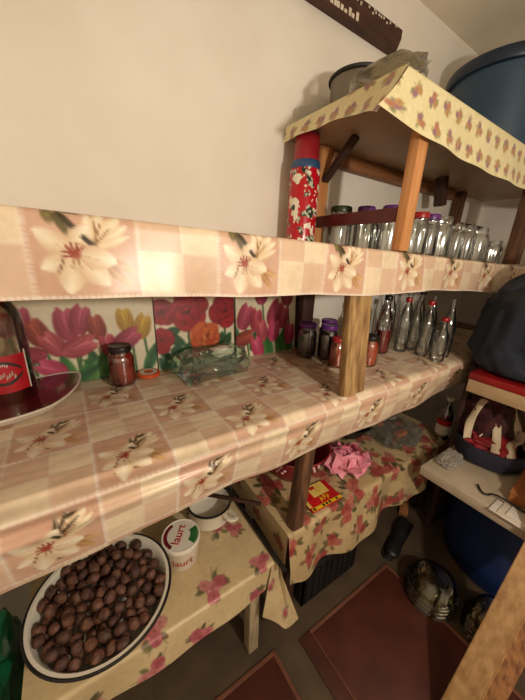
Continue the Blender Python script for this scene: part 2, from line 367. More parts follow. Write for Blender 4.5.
def rose(img, X, Y, cx, cy, r, c_lo, c_hi, e, seed=0):
    rr = np.random.default_rng(seed); lo, hi = np.asarray(c_lo, float), np.asarray(c_hi, float); rot = rr.random()*6.28
    for n, rad, sz in ((6,.56,.50),(5,.40,.44),(5,.26,.36),(4,.14,.26),(3,.07,.16)):
        for k in range(n):
            a = rot+2*PI*k/n+rr.normal()*.28; q = rad*r*(1+.18*rr.normal()); s_ = sz*r*(1+.15*rr.normal())
            t = rr.random()**.7; c = lo+(hi-lo)*t; tilt = math.degrees(a)+90+rr.normal()*22
            x0, y0 = cx+q*math.cos(a), cy+q*math.sin(a)
            ell(img, X, Y, x0, y0, s_*1.10, s_*.86, tilt, lo*.72, lo*.72, e)
            ell(img, X, Y, x0+.09*r*math.cos(a), y0+.09*r*math.sin(a), s_*1.02, s_*.74, tilt, c, c*.55+lo*.45, e)
        rot += .7
    ell(img, X, Y, cx, cy, .11*r, .08*r, 30, lo*.6, lo*.75, e)
def bouquet(img, X, Y, cx, cy, s, seed, pal):
    """a spray of roses with leaves, only evaluated close to its centre"""
    sel = (np.abs(X-cx) < 1.9*s) & (np.abs(Y-cy) < 1.9*s)
    if not sel.any(): return
    x, y = X[sel][:, None], Y[sel][:, None]; sub = img[sel][:, None, :].copy(); rr = np.random.default_rng(seed)
    e = .003
    for k in range(8):
        a = rr.random()*360
        g = pal['leaf'][k % len(pal['leaf'])]
        petal(sub, x, y, cx+.45*s*math.cos(math.radians(a)), cy+.45*s*math.sin(math.radians(a)), a+rr.normal()*18, s*(.50+.3*rr.random()), s*.15, g, np.asarray(g)*.75, .003)
    for k in range(3):
        a = rr.random()*360; r = s*(.95+.4*rr.random())
        stroke(sub, x, y, [(cx, cy), (cx+r*math.cos(math.radians(a)), cy+r*math.sin(math.radians(a)))], .0010, pal['stem'], .002, .7)
    n = 3+int(rr.random()*2); a0 = rr.random()*6.28
    for k in range(n):
        a = a0+k*2.1; r = s*(.55 if k else .0)
        c = pal['rose'][(k+seed) % len(pal['rose'])]
        rose(sub, x, y, cx+r*math.cos(a), cy+r*math.sin(a), s*(.46 if k == 0 else .34), c[0], c[1], e, seed*7+k)
    img[sel] = sub[:, 0, :]
PAL_PINK = dict(leaf=[(112,112,68),(132,128,84),(96,92,62),(136,104,78)], stem=(112,104,70), rose=[((196,92,98),(240,182,174)),((178,80,92),(234,160,156)),((204,118,116),(244,200,190))])
PAL_RUST = dict(leaf=[(116,108,68),(92,86,58),(146,114,80),(126,118,76)], stem=(108,92,62), rose=[((184,88,78),(228,152,128)),((190,104,88),(238,180,154)),((164,66,62),(216,124,108))])
PAL_YEL = dict(leaf=[(162,162,110),(182,168,116),(146,146,122)], stem=(150,136,90), rose=[((212,140,108),(238,188,146)),((180,128,142),(218,176,180)),((216,164,104),(240,206,144))])
def rose_cloth(X, V, base, base2, pal, spots, s, seed):
    img = np.zeros(X.shape+(3,)); n = vnoise(X, V, 18, seed); n2 = vnoise(X, V, 120, seed+1)
    img += np.asarray(base, float); img += (n*.8)[..., None]*(np.asarray(base2, float)-img)*.6; img += ((n2-.5)*8)[..., None]
    for i, (x, v, k) in enumerate(spots): bouquet(img, X, V, x, v, s*k, seed*50+i, pal)
    return img
def tulip(img, X, Y, cx, cy, r, ang, c_lo, c_hi, e=.004):
    a = math.radians(ang)
    def at(u, v): return cx+u*r*math.cos(a)-v*r*math.sin(a), cy+u*r*math.sin(a)+v*r*math.cos(a)
    bx, by = at(-.95, 0)
    for da, wd, l, t in ((13,.40,1.75,.15),(-13,.40,1.8,.3),(7,.42,1.95,.55),(-8,.42,1.85,.75),(0,.40,1.62,1.)):
        c = np.asarray(c_lo, float)*(1-t)+np.asarray(c_hi, float)*t
        petal(img, X, Y, bx, by, ang+da, r*l, r*wd, c, np.asarray(c_lo, float)*.85, e, pw=.72)
    for da in (-16, -5, 9): 
        a2 = math.radians(ang+da); stroke(img, X, Y, [(bx+.3*r*math.cos(a2), by+.3*r*math.sin(a2)), (bx+1.4*r*math.cos(a2), by+1.4*r*math.sin(a2))], .0012, np.asarray(c_lo, float)*.8, .003, .6)
LAMPX, LAMPY, LAMPZ = .44, -.55, 1.36
POWER, LCOL, EXPO = 34., (1., .91, .78), .0
# ------------------------------------------------------------------ the room
WALL = .925; XR = 2.25; CEIL = 2.2
def slab(name, x0, x1, y0, y1, z0, z1, m):
    bm = NB(); box(bm, x0, x1, y0, y1, z0, z1); o = obj(name, bm, m, smooth=False); tag(o, kind='structure'); return o
slab('floor', -1.1, XR+.1, -1.5, WALL+.1, -.1, 0, M['floor'])
slab('ceiling', -1.1, XR+.1, -1.5, WALL+.1, CEIL, CEIL+.1, M['ceiling'])
slab('wall_back', -1.1, XR+.1, WALL, WALL+.1, 0, CEIL, M['wall'])
slab('wall_right', XR, XR+.1, -1.4, WALL, 0, CEIL, M['wall'])
slab('wall_left', -1.1, -1.0, -1.4, WALL, 0, CEIL, M['wall'])
slab('wall_front', -1.1, XR+.1, -1.5, -1.4, 0, CEIL, M['wall'])

# ------------------------------------------------------------------ built-in shelving along the back wall
SL = -.0215
def zt(x): return 1.288+SL*x            # the top board sags a little to the right
MID = .88; FY = .485
su = thing('shelving_unit', 'long built-in wooden shelving with two cloth-covered levels along the cream back wall', 'shelving', (.5, .7, 0))
def loc(p): return (p[0]-.5, p[1]-.7, p[2])
bm = NB()
for (x0, x1) in ((-.60, 2.22),):
    box(bm, x0, x1, .495, .922, -.028, 0)
    for v in bm.verts: v.co.z += zt(v.co.x)-.004; v.co.x -= .5; v.co.y -= .7
obj('shelf_board', bm, M['board'], su, smooth=False)
bm = NB(); box(bm, -.60-.5, 2.22-.5, .478-.7, .922-.7, MID-.040, MID-.010); obj('shelf_board', bm, M['board'], su, smooth=False)
bm = NB(); bar(bm, (.6395-.5, .480-.7, MID+.004), (.6405-.5, .512-.7, zt(.64)-.034), .086, .024, up=(0,1,0), bev=.003); obj('post', bm, M['rough_pine'], su)
bm = NB(); bar(bm, (.496-.5, .507-.7, .4435), (.538-.5, .525-.7, MID-.040), .040, .040, up=(0,1,0), bev=.003); obj('post', bm, M['old_wood'], su)
bm = NB(); box(bm, .775-.5, .835-.5, .868-.7, .920-.7, MID+.003, zt(.8)-.033, .003); obj('rear_post', bm, M['dark_wood'], su)
bm = NB(); box(bm, 2.14-.5, 2.20-.5, .500-.7, .560-.7, .0, MID-.035, .003); obj('post', bm, M['dark_wood'], su)
bm = NB(); box(bm, 2.14-.5, 2.20-.5, .500-.7, .560-.7, MID+.003, zt(2.17)-.033, .003); obj('post', bm, M['dark_wood'], su)

# ------------------------------------------------------------------ vinyl tablecloths with lilies
def resample(pts, step):
    pts = np.asarray(pts, float); d = np.r_[0, np.cumsum(np.hypot(*np.diff(pts, axis=0).T))]
    n = int(d[-1]/step)+2; s = np.linspace(0, d[-1], n)
    return np.stack([np.interp(s, d, pts[:, 0]), np.interp(s, d, pts[:, 1])], 1), s
def arc(cy, cz, r, a0, a1, n=8): return [(cy+r*math.cos(math.radians(a)), cz+r*math.sin(math.radians(a))) for a in np.linspace(a0, a1, n)]
cloth_mat = painted('lily_vinyl', rough=.33, bump=.25, spec=.45)
# upper shelf: only the hanging front is ever seen, the flat part is short
T = .132
pr, s = resample([(.915, 0), (.50, 0)]+arc(.497, -.012, .012, 90, 180)+[(.4835, -.05), (.482, -.112)], .0028)
xs = np.arange(-.45, 2.2, .0030)
# keep the fine step on the hem, thin out the hidden flat part
keep = np.r_[np.arange(0, np.searchsorted(s, .40), 18), np.arange(np.searchsorted(s, .40), len(s))]
pr, s = pr[keep], s[keep]
X_, S_ = np.meshgrid(xs, s, indexing='ij'); hem = np.clip((S_-.42)/.11, 0, 1)
Vv = S_.max()-S_
P = np.zeros(X_.shape+(3,)); P[..., 0] = X_
P[..., 1] = pr[:, 0][None]-hem*(.006*np.sin(X_*9+.6)+.004*np.sin(X_*23)+.002*np.sin(X_*51))
wav = .004*np.sin(X_*6.1+1)+.0025*np.sin(X_*17)+.012*np.exp(-((X_-.98)/.12)**2)
P[..., 2] = 1.292-.0240*X_+pr[:, 1][None]*(1+(-.02+.035*X_)*-1.)+hem*wav*.6
P[..., 2] = np.where(S_ < .40, np.maximum(P[..., 2], 1.288+SL*X_-.002), P[..., 2])
col = lily_print(X_, Vv, T, .03-T/2-2*T*3, .002-2*T*2)
o = link_mesh('tablecloth', grid_mesh('tablecloth', P, col), cloth_mat)
tag(o, 'pale pink lily-patterned vinyl cloth hanging along the edge of the highest long shelf', 'tablecloth')
# middle shelf
prm, s = resample([(.918, 0), (.49, 0)]+arc(.487, -.030, .030, 90, 170)+[(.459, -.06), (.470, -.11), (.484, -.158)], .0028)
xs = np.arange(-.50, 1.95, .0032)
X_, S_ = np.meshgrid(xs, s, indexing='ij')
fl = np.clip((S_-.40)/.05, 0, 1); hem = np.clip((S_-.45)/.14, 0, 1)
P = np.zeros(X_.shape+(3,)); P[..., 0] = X_
left = 1/(1+np.exp((X_-.25)/.12))
ripple = np.sin((S_-.455-.02*X_)*2*PI/.045)*np.exp(-((S_-.475)/.035)**2)
P[..., 1] = prm[:, 0][None]-ripple*.0075*(left+.25)-hem*(.006*np.sin(X_*7+2)+.003*np.sin(X_*19))
P[..., 2] = MID+prm[:, 1][None]*(1.0-.10*np.clip(X_, -.3, 1.6))+ripple*.004*(left+.2)*(S_ > .43)+hem*(.004*np.sin(X_*11)+.002*np.sin(X_*29))
crease = .0006*np.sin(S_*2*PI/.06+3*X_)*np.clip(1-fl, 0, 1)+.0004*np.sin(X_*40+S_*22)
P[..., 2] += np.abs(crease)
col = lily_print(X_, (.918-S_), T, .063-T/2-2*T*4, .52-T/2-4*T, -1)
o = link_mesh('tablecloth', grid_mesh('tablecloth', P, col), cloth_mat)
tag(o, 'lily-patterned vinyl cloth covering the middle shelf under the red dish and jars', 'tablecloth')

# ------------------------------------------------------------------ posters standing against the wall behind the middle shelf
poster_mat = painted('poster_paper', rough=.45, bump=.1)
def poster(x0, x1, z0, z1, paint, label, y0=.905, y1=.922):
    xs = np.arange(x0, x1, .0026); zs = np.arange(z0, z1, .0026)
    X_, Z_ = np.meshgrid(xs, zs, indexing='ij'); P = np.zeros(X_.shape+(3,))
    P[..., 0] = X_; P[..., 1] = y0+(y1-y0)*(Z_-z0)/(z1-z0)-.002*np.sin((X_-x0)*14); P[..., 2] = Z_
    img = np.zeros(X_.shape+(3,)); img += np.array((232,218,186.)); img += ((vnoise(X_, Z_, 25, 9)-.5)*10)[..., None]
    paint(img, X_, Z_)
    o = link_mesh('poster', grid_mesh('poster', P, img), poster_mat); tag(o, label, 'poster'); return o
TS = 1.16
PT = [((150,36,52),(216,98,116)), ((132,40,34),(198,96,66)), ((164,50,66),(228,122,132)), ((150,40,62),(212,96,122)), ((176,126,24),(230,190,64)), ((190,40,84),(240,120,150))]
LF = [((32,88,40),(84,140,70)), ((24,70,38),(60,120,62)), ((40,100,44),(110,160,80))]
def paint_tulips(img, X, Y, heads, leaves, zb):
    for (x, y, r, a, k) in heads:
        stroke(img, X, Y, [(x, y), (x+.012+.3*(0-math.cos(math.radians(a)))*.06, (y+zb)/2), (x+.02, zb-.03)], .0035, (70,104,56), .004)
    for (x, y, a, l, w, k) in leaves: petal(img, X, Y, x, y, a, l, w, LF[k][0], LF[k][1], .004, pw=.8)
    for (x, y, r, a, k) in heads: tulip(img, X, Y, x, y, r*TS, a, *PT[k])
h1 = [(-.142,1.059,.030,100,0),(-.111,1.067,.034,85,3),(-.190,.99,.034,95,0),(-.245,1.03,.034,80,3),(-.081,1.033,.037,110,1),(-.016,1.05,.042,95,3),(.017,1.059,.038,78,3),(.053,1.036,.034,100,1),
      (.128,1.050,.034,100,4),(.174,1.027,.036,75,4),(.081,.976,.036,110,0),(.130,.993,.040,35,3),(-.052,.999,.036,125,2),(.008,.986,.042,20,2),(-.104,.976,.032,175,0),(-.064,.933,.034,150,5),(-.24,.94,.034,100,2)]
l1 = [(.01,.86,75,.11,.022,0),(-.02,.87,100,.10,.02,2),(.05,.86,82,.12,.018,0),(.075,.86,112,.13,.014,1),(.17,.88,62,.12,.018,1),(-.10,.87,140,.10,.02,1),(-.16,.87,110,.10,.02,0),(.10,.87,140,.12,.014,0),(.02,.88,60,.10,.014,2),(-.03,.88,30,.09,.016,1)]
poster(-.34, .209, .884, 1.20, lambda i, X, Y: paint_tulips(i, X, Y, h1, l1, .87), 'tulip poster at the left end, behind the bottle and the red preserve jar')
def paint_roses(img, X, Y):
    for p in ([(.319,1.06),(.315,.98),(.325,.88)], [(.445,1.05),(.45,.96),(.445,.88)], [(.233,.98),(.245,.92),(.27,.88)], [(.38,.975),(.37,.90),(.36,.87)], [(.28,.97),(.25,.90)]): stroke(img, X, Y, p, .004, (64,92,52), .004)
    for (x, y, r, a) in ((.267,1.002,.026,20),(.282,.966,.026,-30),(.262,.975,.024,200),(.277,.939,.025,10),(.322,.94,.026,-20),(.345,.93,.022,30),(.228,.90,.026,120),(.25,.885,.026,40),(.434,.958,.028,80),(.458,.955,.028,60),(.454,.914,.026,-60),(.42,.93,.024,200),(.237,.924,.02,150),(.39,.91,.024,-40),(.30,.90,.024,200)):
        petal(img, X, Y, x-r*math.cos(math.radians(a)), y-r*math.sin(math.radians(a)), a, 2*r, r*.62, (40,92,50), (24,60,36), .004, pw=.7)
    for (x, y, r, k) in ((.233,1.066,.042,0),(.228,.979,.036,0),(.319,1.062,.062,0),(.452,1.056,.058,0),(.38,.975,.054,1),(.44,1.16,.05,0),(.28,1.16,.04,1)):
        rose(img, X, Y, x, y, r, *(((128,12,26),(206,40,50)), ((196,70,34),(244,164,84)))[k], .004, int(x*100))
poster(.212, .486, .880, 1.20, paint_roses, 'poster of red and orange roses standing behind the crumpled plastic bag', y0=.899, y1=.920)
h2 = [(.527,1.031,.045,70,3),(.575,1.016,.040,85,0),(.662,1.037,.050,65,3),(.702,1.018,.042,80,0),(.599,.975,.040,100,2),(.656,.970,.042,80,5),(.525,.952,.040,20,1),(.579,.912,.040,110,5),(.735,.949,.040,85,5),(.60,1.12,.045,85,3),(.72,1.11,.045,95,0)]
l2 = [(.61,.86,80,.11,.024,2),(.64,.86,100,.10,.022,0),(.68,.86,75,.12,.022,0),(.70,.86,105,.10,.02,2),(.50,.93,110,.10,.018,1),(.55,.90,75,.08,.014,1),(.73,.86,85,.10,.018,0)]
poster(.490, .768, .880, 1.185, lambda i, X, Y: paint_tulips(i, X, Y, h2, l2, .87), 'pink tulip poster at the right, next to the dark rear post', y0=.889, y1=.916)

# ------------------------------------------------------------------ raised stand with the yellow oilcloth
YZ = 1.65
st = thing('raised_stand', 'raised pine stand with braces under the yellow flowered cloth', 'shelf stand', (1.3, .7, zt(1.3)))
def S(p): return (p[0]-1.3, p[1]-.7, p[2]-zt(1.3))
def sbox(name, x0, x1, y0, y1, z0, z1, m, bev=.003):
    bm = NB(); box(bm, x0-1.3, x1-1.3, y0-.7, y1-.7, z0-zt(1.3), z1-zt(1.3), bev); return obj(name, bm, m, st)
sbox('shelf_board', .690, 2.22, .496, .922, YZ-.030, YZ-.004, M['hardboard'], .002)
sbox('post', .776, .818, .497, .526, zt(.78)+.005, YZ-.031, M['pine'])
sbox('post', .800, .850, .872, .918, zt(.82)+.005, YZ-.031, M['pine'])
sbox('post', 1.640, 1.700, .497, .545, zt(1.6)+.005, YZ-.031, M['old_wood'])
sbox('post', 1.84, 1.89, .872, .918, zt(1.72)+.005, YZ-.031, M['old_wood'])
sbox('rear_rail', .852, 1.79, .884, .912, YZ-.078, YZ-.031, M['rail'])
bm = NB(); bar(bm, S((.788, .530, 1.371)), S((.806, .895, 1.372)), .014, .036); obj('batten', bm, M['batten'], st)
bm = NB(); bar(bm, S((.822, .866, 1.51)), S((.822, .745, YZ-.034)), .016, .024, up=(1,0,0)); obj('brace', bm, M['dark_wood'], st)
bm = NB(); bar(bm, S((1.50, .80, 1.50)), S((1.47, .80, YZ-.034)), .03, .05, up=(0,1,0), bev=.006); obj('brace', bm, M['dark_wood'], st)
sbox('rear_rail', 1.76, 2.22, .884, .912, 1.455, 1.475, M['dark_wood'])

yel_mat = painted('yellow_oilcloth', rough=.38, bump=.2)
def yellow_print(X, V, seed):
    sp = 0.062
    spots = []
    for j in range(-1, 9):
        for i in range(-2, 30):
            spots.append((.69+sp*i+(sp/2 if j % 2 else 0), .027+.058*j, 1.))
    img = rose_cloth(X, V, (240,226,172), (246,236,194), PAL_YEL, spots, .0185, seed)
    return img
pr, s = resample([(.915, .0), (.50, 0)]+arc(.4965, -.012, .012, 90, 180)+[(.482, -.06), (.478, -.125)], .0030)
keep = np.r_[np.arange(0, np.searchsorted(s, .39), 12), np.arange(np.searchsorted(s, .39), len(s))]; pr, s = pr[keep], s[keep]
xs = np.arange(.671, 2.21, .0032); X_, S_ = np.meshgrid(xs, s, indexing='ij'); hem = np.clip((S_-.43)/.11, 0, 1.1)
P = np.zeros(X_.shape+(3,)); fade = np.exp(-(X_-.671)/.055)
P[..., 0] = X_-.092*hem*fade; P[..., 1] = pr[:, 0][None]-hem*(.005*np.sin(X_*11)+.003*np.sin(X_*31)); P[..., 2] = YZ+pr[:, 1][None]+.012*fade*hem**3+hem*(.003*np.sin(X_*8+1)+.005*np.sin(X_*3))
me1 = grid_mesh('a', P, yellow_print(X_, s.max()-S_, 3))
ys = np.arange(.485, .912, .0032); t = np.linspace(0, 1, 34); Yg, Tg = np.meshgrid(ys, t, indexing='ij')
f = np.exp(-(Yg-.485)/.12); h = .045+.068*f
P = np.zeros(Yg.shape+(3,)); P[..., 0] = .671-Tg*(.010+.082*f)-.004*np.sin(Yg*40)*Tg; P[..., 1] = Yg-.008*f*Tg; P[..., 2] = YZ-h*Tg
me2 = grid_mesh('b', P, yellow_print(Yg+.2, (1-Tg)*h+.01, 4))
me = join_meshes('tablecloth', [me1, me2]); bpy.data.meshes.remove(me1); bpy.data.meshes.remove(me2)
tag(link_mesh('tablecloth', me, yel_mat), 'yellow oilcloth with small flower sprays draped over the raised stand', 'tablecloth')

# dark stained beam fixed high on the back wall
bmr = thing('wall_beam', 'short dark brown wooden beam with white plaster drips fixed high on the wall', 'beam', (.7, WALL, 2.0))
bm = NB(); sec = [(.0,.0),(-.035,.0),(-.035,.040),(-.022,.052),(-.022,.078),(.0,.078)]
A = [bm.verts.new((-1.2, y, z-.012)) for y, z in sec]; B = [bm.verts.new((.44+(.035 if z > .05 else .0), y, z-.012)) for y, z in sec]
n = len(sec)
for k in range(n): bm.faces.new((A[k], A[(k+1) % n], B[(k+1) % n], B[k]))
bm.faces.new(A[::-1]); bm.faces.new(B)
obj('beam_body', bm, M['beam'], bmr, smooth=False)
bm = NB()
for k in range(9):
    x = .08+.017*k+random.uniform(-.004,.004); hgt = random.uniform(.008,.022)
    box(bm, x-.006, x+.006, -.0365, -.0345, .006-.012, .006-.012+hgt, .0008)
for k in range(16):
    x = .15+.29*random.random(); zz = .076-random.random()*.015
    box(bm, x-.003, x+.004, -.0235, -.0215, zz-.003-.012, zz+.003-.012)
obj('plaster_drips', bm, M['plaster_drip'], bmr, smooth=False)

# ------------------------------------------------------------------ low bench (left) and low table (right)
BZ = .40; TZ = .44
bench = thing('bench', 'low wooden bench with pale legs under the basin of walnuts', 'bench', (.12, .69, 0))
bm = NB(); box(bm, -.285, .278, -.218, .222, BZ-.034, BZ-.008); obj('bench_top', bm, M['board'], bench, smooth=False)
for (x, y) in ((.225, -.185), (-.255, -.185), (.225, .19), (-.255, .19)):
    bm = NB(); bar(bm, (x*1.03, y, 0), (x, y, BZ-.035), .036, .036, up=(0,1,0), bev=.003); obj('leg', bm, M['leg'], bench)
tab = thing('low_table', 'low table under the rose-printed cloth right of the bench', 'table', (.97, .71, 0))
bm = NB(); box(bm, -.505, .50, -.202, .212, TZ-.036, TZ-.012); obj('table_top', bm, M['board'], tab, smooth=False)
for (x, y) in ((-.46, -.175), (.46, -.175), (-.46, .175), (.46, .175)):
    bm = NB(); bar(bm, (x, y, 0), (x, y, TZ-.037), .045, .045, up=(0,1,0), bev=.003); obj('leg', bm, M['dark_wood'], tab)
rose_mat = painted('rose_oilcloth', rough=.4, bump=.3)
def spots_grid(x0, x1, v0, v1, sp, seed, jit=.25):
    r = np.random.default_rng(seed); o = []; j = 0; v = v0
    while v < v1:
        x = x0+(sp/2 if j % 2 else 0)
        while x < x1:
            o.append((x+r.normal()*sp*jit*.5, v+r.normal()*sp*jit*.5, .8+.5*r.random())); x += sp
        v += sp*.62; j += 1
    return o
# bench cloth: top, front hem, and the loose right corner
pr, s = resample([(.915, 0), (.478, 0)]+arc(.476, -.010, .010, 90, 180)+[(.462, -.05), (.458, -.090)], .0023)
xs = np.arange(-.185, .408, .0023); X_, S_ = np.meshgrid(xs, s, indexing='ij'); hem = np.clip((S_-.44)/.09, 0, 1)
P = np.zeros(X_.shape+(3,)); P[..., 0] = X_+.01*hem*np.clip((X_-.3)/.1, 0, 1); P[..., 1] = pr[:, 0][None]-hem*(.006*np.sin(X_*12)+.003*np.sin(X_*30))
P[..., 2] = BZ+pr[:, 1][None]+.0015*np.abs(np.sin(X_*16+S_*9))+hem*.004*np.sin(X_*10)
sb0 = [(.205,.535,1.),(.335,.565,.85),(.275,.655,1.25),(.13,.52,1.1),(.10,.435,1.2),(.265,.425,1.1),(.02,.40,1.),(-.09,.45,1.1),(.355,.43,.9),(.37,.70,.9),(.19,.42,.9),(-.14,.54,1.),(.06,.80,1.),(.22,.83,1.),(.345,.655,.7),(-.05,.72,1.)]
sb = [(.30,.22,1.),(.215,.06,1.),(.36,.05,.8),(.345,.185,.75),(.27,.33,.8),(.06,.045,.9),(.16,-.05,.9),(.05,-.055,1.),(.33,-.06,.9),(-.09,-.045,.9),(-.11,.10,.9),(.0,.30,1.)]
sb = [(x, v+.443, k) for x, v, k in sb]
me1 = grid_mesh('a', P, rose_cloth(X_, .918-S_, (214,190,146), (198,172,128), PAL_PINK, sb, .042, 11))
ys = np.arange(.466, .90, .005); t = np.linspace(0, 1, 44); Yg, Tg = np.meshgrid(ys, t, indexing='ij')
f = np.exp(-(Yg-.466)/.10)
P = np.zeros(Yg.shape+(3,)); P[..., 0] = .408+Tg*(.004+.022*f)+.010*np.sin(Yg*30+Tg*2)*Tg*f; P[..., 1] = Yg-.03*Tg*f; P[..., 2] = BZ-(.07+.11*np.exp(-((Yg-.475)/.035)**2))*Tg
me2 = grid_mesh('b', P, rose_cloth(Yg, (1-Tg)*.18, (214,190,146), (198,172,128), PAL_PINK, [(.50,.06,.8),(.62,.12,1.),(.75,.1,1.)], .034, 12))
u = np.linspace(0, 1, 36); t = np.linspace(0, 1, 60); Ug, Tg = np.meshgrid(u, t, indexing='ij')
A0, A1, B0, B1 = (np.array(q) for q in ((.380,.4625,.392),(.414,.500,.392),(.352,.452,.225),(.478,.430,.128)))
P = (A0*(1-Ug)[..., None]+A1*Ug[..., None])*(1-Tg)[..., None]+(B0*(1-Ug)[..., None]+B1*Ug[..., None])*Tg[..., None]
P[..., 1] -= .020*np.sin(PI*Ug)*Tg; P[..., 2] -= .012*np.sin(PI*Ug)*Tg; P[..., 0] += .008*np.sin(Ug*7)*Tg
me3 = grid_mesh('c', P, rose_cloth(P[..., 0], P[..., 2], (214,190,146), (198,172,128), PAL_PINK, [(.43,.20,.55),(.38,.33,.6)], .030, 13))
me = join_meshes('tablecloth', [me1, me2, me3]); bpy.data.meshes.remove(me1); bpy.data.meshes.remove(me2); bpy.data.meshes.remove(me3)
tag(link_mesh('tablecloth', me, rose_mat), 'beige oilcloth with pink rose sprays on the low bench under the walnuts', 'tablecloth')
# table cloth: top, wavy front hem and left end
pr, s = resample([(.915, 0), (.505, 0)]+arc(.501, -.014, .014, 90, 180)+[(.486, -.06), (.478, -.19)], .0026)
xs = np.arange(.458, 1.475, .0028); X_, S_ = np.meshgrid(xs, s, indexing='ij'); hem = np.clip((S_-.41)/.14, 0, 1)
P = np.zeros(X_.shape+(3,)); P[..., 0] = X_
wv = .016*np.sin(X_*17+.5)+.008*np.sin(X_*37)
P[..., 1] = pr[:, 0][None]-hem*(.012+wv); P[..., 2] = TZ+pr[:, 1][None]*(1.+.14*np.sin((X_-.66)*5.2+1.57)-.14*np.exp(-((X_-.46)/.05)**2))+.002*np.abs(np.sin(X_*22+S_*12))*(1-hem)+hem*.006*np.sin(X_*21)
st2 = spots_grid(.47, 1.48, .29, .92, .135, 5)
me1 = grid_mesh('a', P, rose_cloth(X_, .918-S_, (206,180,136), (186,156,112), PAL_RUST, st2, .046, 21))
ys = np.arange(.490, .912, .005); t = np.linspace(0, 1, 30); Yg, Tg = np.meshgrid(ys, t, indexing='ij')
f = np.exp(-(Yg-.49)/.08)
P = np.zeros(Yg.shape+(3,)); P[..., 0] = .458-Tg*(.004+.01*f); P[..., 1] = Yg-.014*f*Tg; P[..., 2] = TZ-(.10+.03*f)*Tg
me2 = grid_mesh('b', P, rose_cloth(Yg, (1-Tg)*.13, (206,180,136), (186,156,112), PAL_RUST, [(.53,.07,1.),(.66,.05,1.),(.8,.07,1.)], .028, 22))
me = join_meshes('tablecloth', [me1, me2]); bpy.data.meshes.remove(me1); bpy.data.meshes.remove(me2)
tag(link_mesh('tablecloth', me, rose_mat), 'beige cloth with rust red roses and a wavy hem on the low table', 'tablecloth')

# ------------------------------------------------------------------ rack along the right side
rk = thing('side_rack', 'rack on the right with a red upper board and a white lower board', 'rack', (1.5, .1, 0))
def rbox(name, x0, x1, y0, y1, z0, z1, m, bev=.003):
    bm = NB(); box(bm, x0-1.5, x1-1.5, y0-.1, y1-.1, z0, z1, bev); return obj(name, bm, m, rk)
rbox('upper_board', 1.178, 2.20, -.60, .392, MID-.026, MID, M['red_paint'])
rbox('front_rail', 1.180, 1.204, -.60, .390, MID-.075, MID-.027, M['cream_paint'])
rbox('lower_board', 1.052, 2.20, -.60, .420, .462, .50, M['white_paint'])
rbox('side_panel', 1.31, 1.55, .421, .440, .02, MID-.012, M['dark_wood'])
rbox('post', 1.225, 1.275, -.58, -.54, .501, MID-.027, M['dark_wood'])
rbox('post', 2.14, 2.19, .36, .41, .501, MID-.027, M['dark_wood'])
for (x, y) in ((1.76, .395), (1.09, -.56), (2.15, .36), (2.15, -.56)): rbox('leg', x-.02, x+.02, y-.02, y+.02, 0, .461, M['dark_wood'])

# leaning plank at the lower right
bm = NB(); d = Vector((.598, -.004, 1)); L0 = Vector((.700, .088, .004)); nrm = Vector((-1, 0, .598)).normalized()
sec = [(0,0),(-.066,0),(-.104,-.030),(-.100,-.050),(0,-.044)]
A = [bm.verts.new(L0+Vector((0, y, 0))+nrm*n_) for y, n_ in sec]; B = [bm.verts.new(L0+d*.80+Vector((0, y, 0))+nrm*n_) for y, n_ in sec]
zmin = min(v.co.z for v in A)
for k in range(5): bm.faces.new((A[k], A[(k+1) % 5], B[(k+1) % 5], B[k]))
bm.faces.new(A[::-1]); bm.faces.new(B)
for v in A: v.co -= d*(v.co.z-.001)
bmesh.ops.bevel(bm, geom=[e for e in bm.edges], offset=.002, segments=2, affect='EDGES')
pk = thing('plank', 'pale sanded timber leaning against the white board edge in the right foreground', 'plank', (.72, .03, 0))
bm.transform(Matrix.Translation((-.72, -.03, 0)))
me = bm_mesh('plank_body', bm, False); me.materials.append(M['plank']); me.materials.append(M['plank_side'])
for p in me.polygons:
    if p.normal.y < -.25: p.material_index = 1
link_mesh('plank_body', me, None, pk)
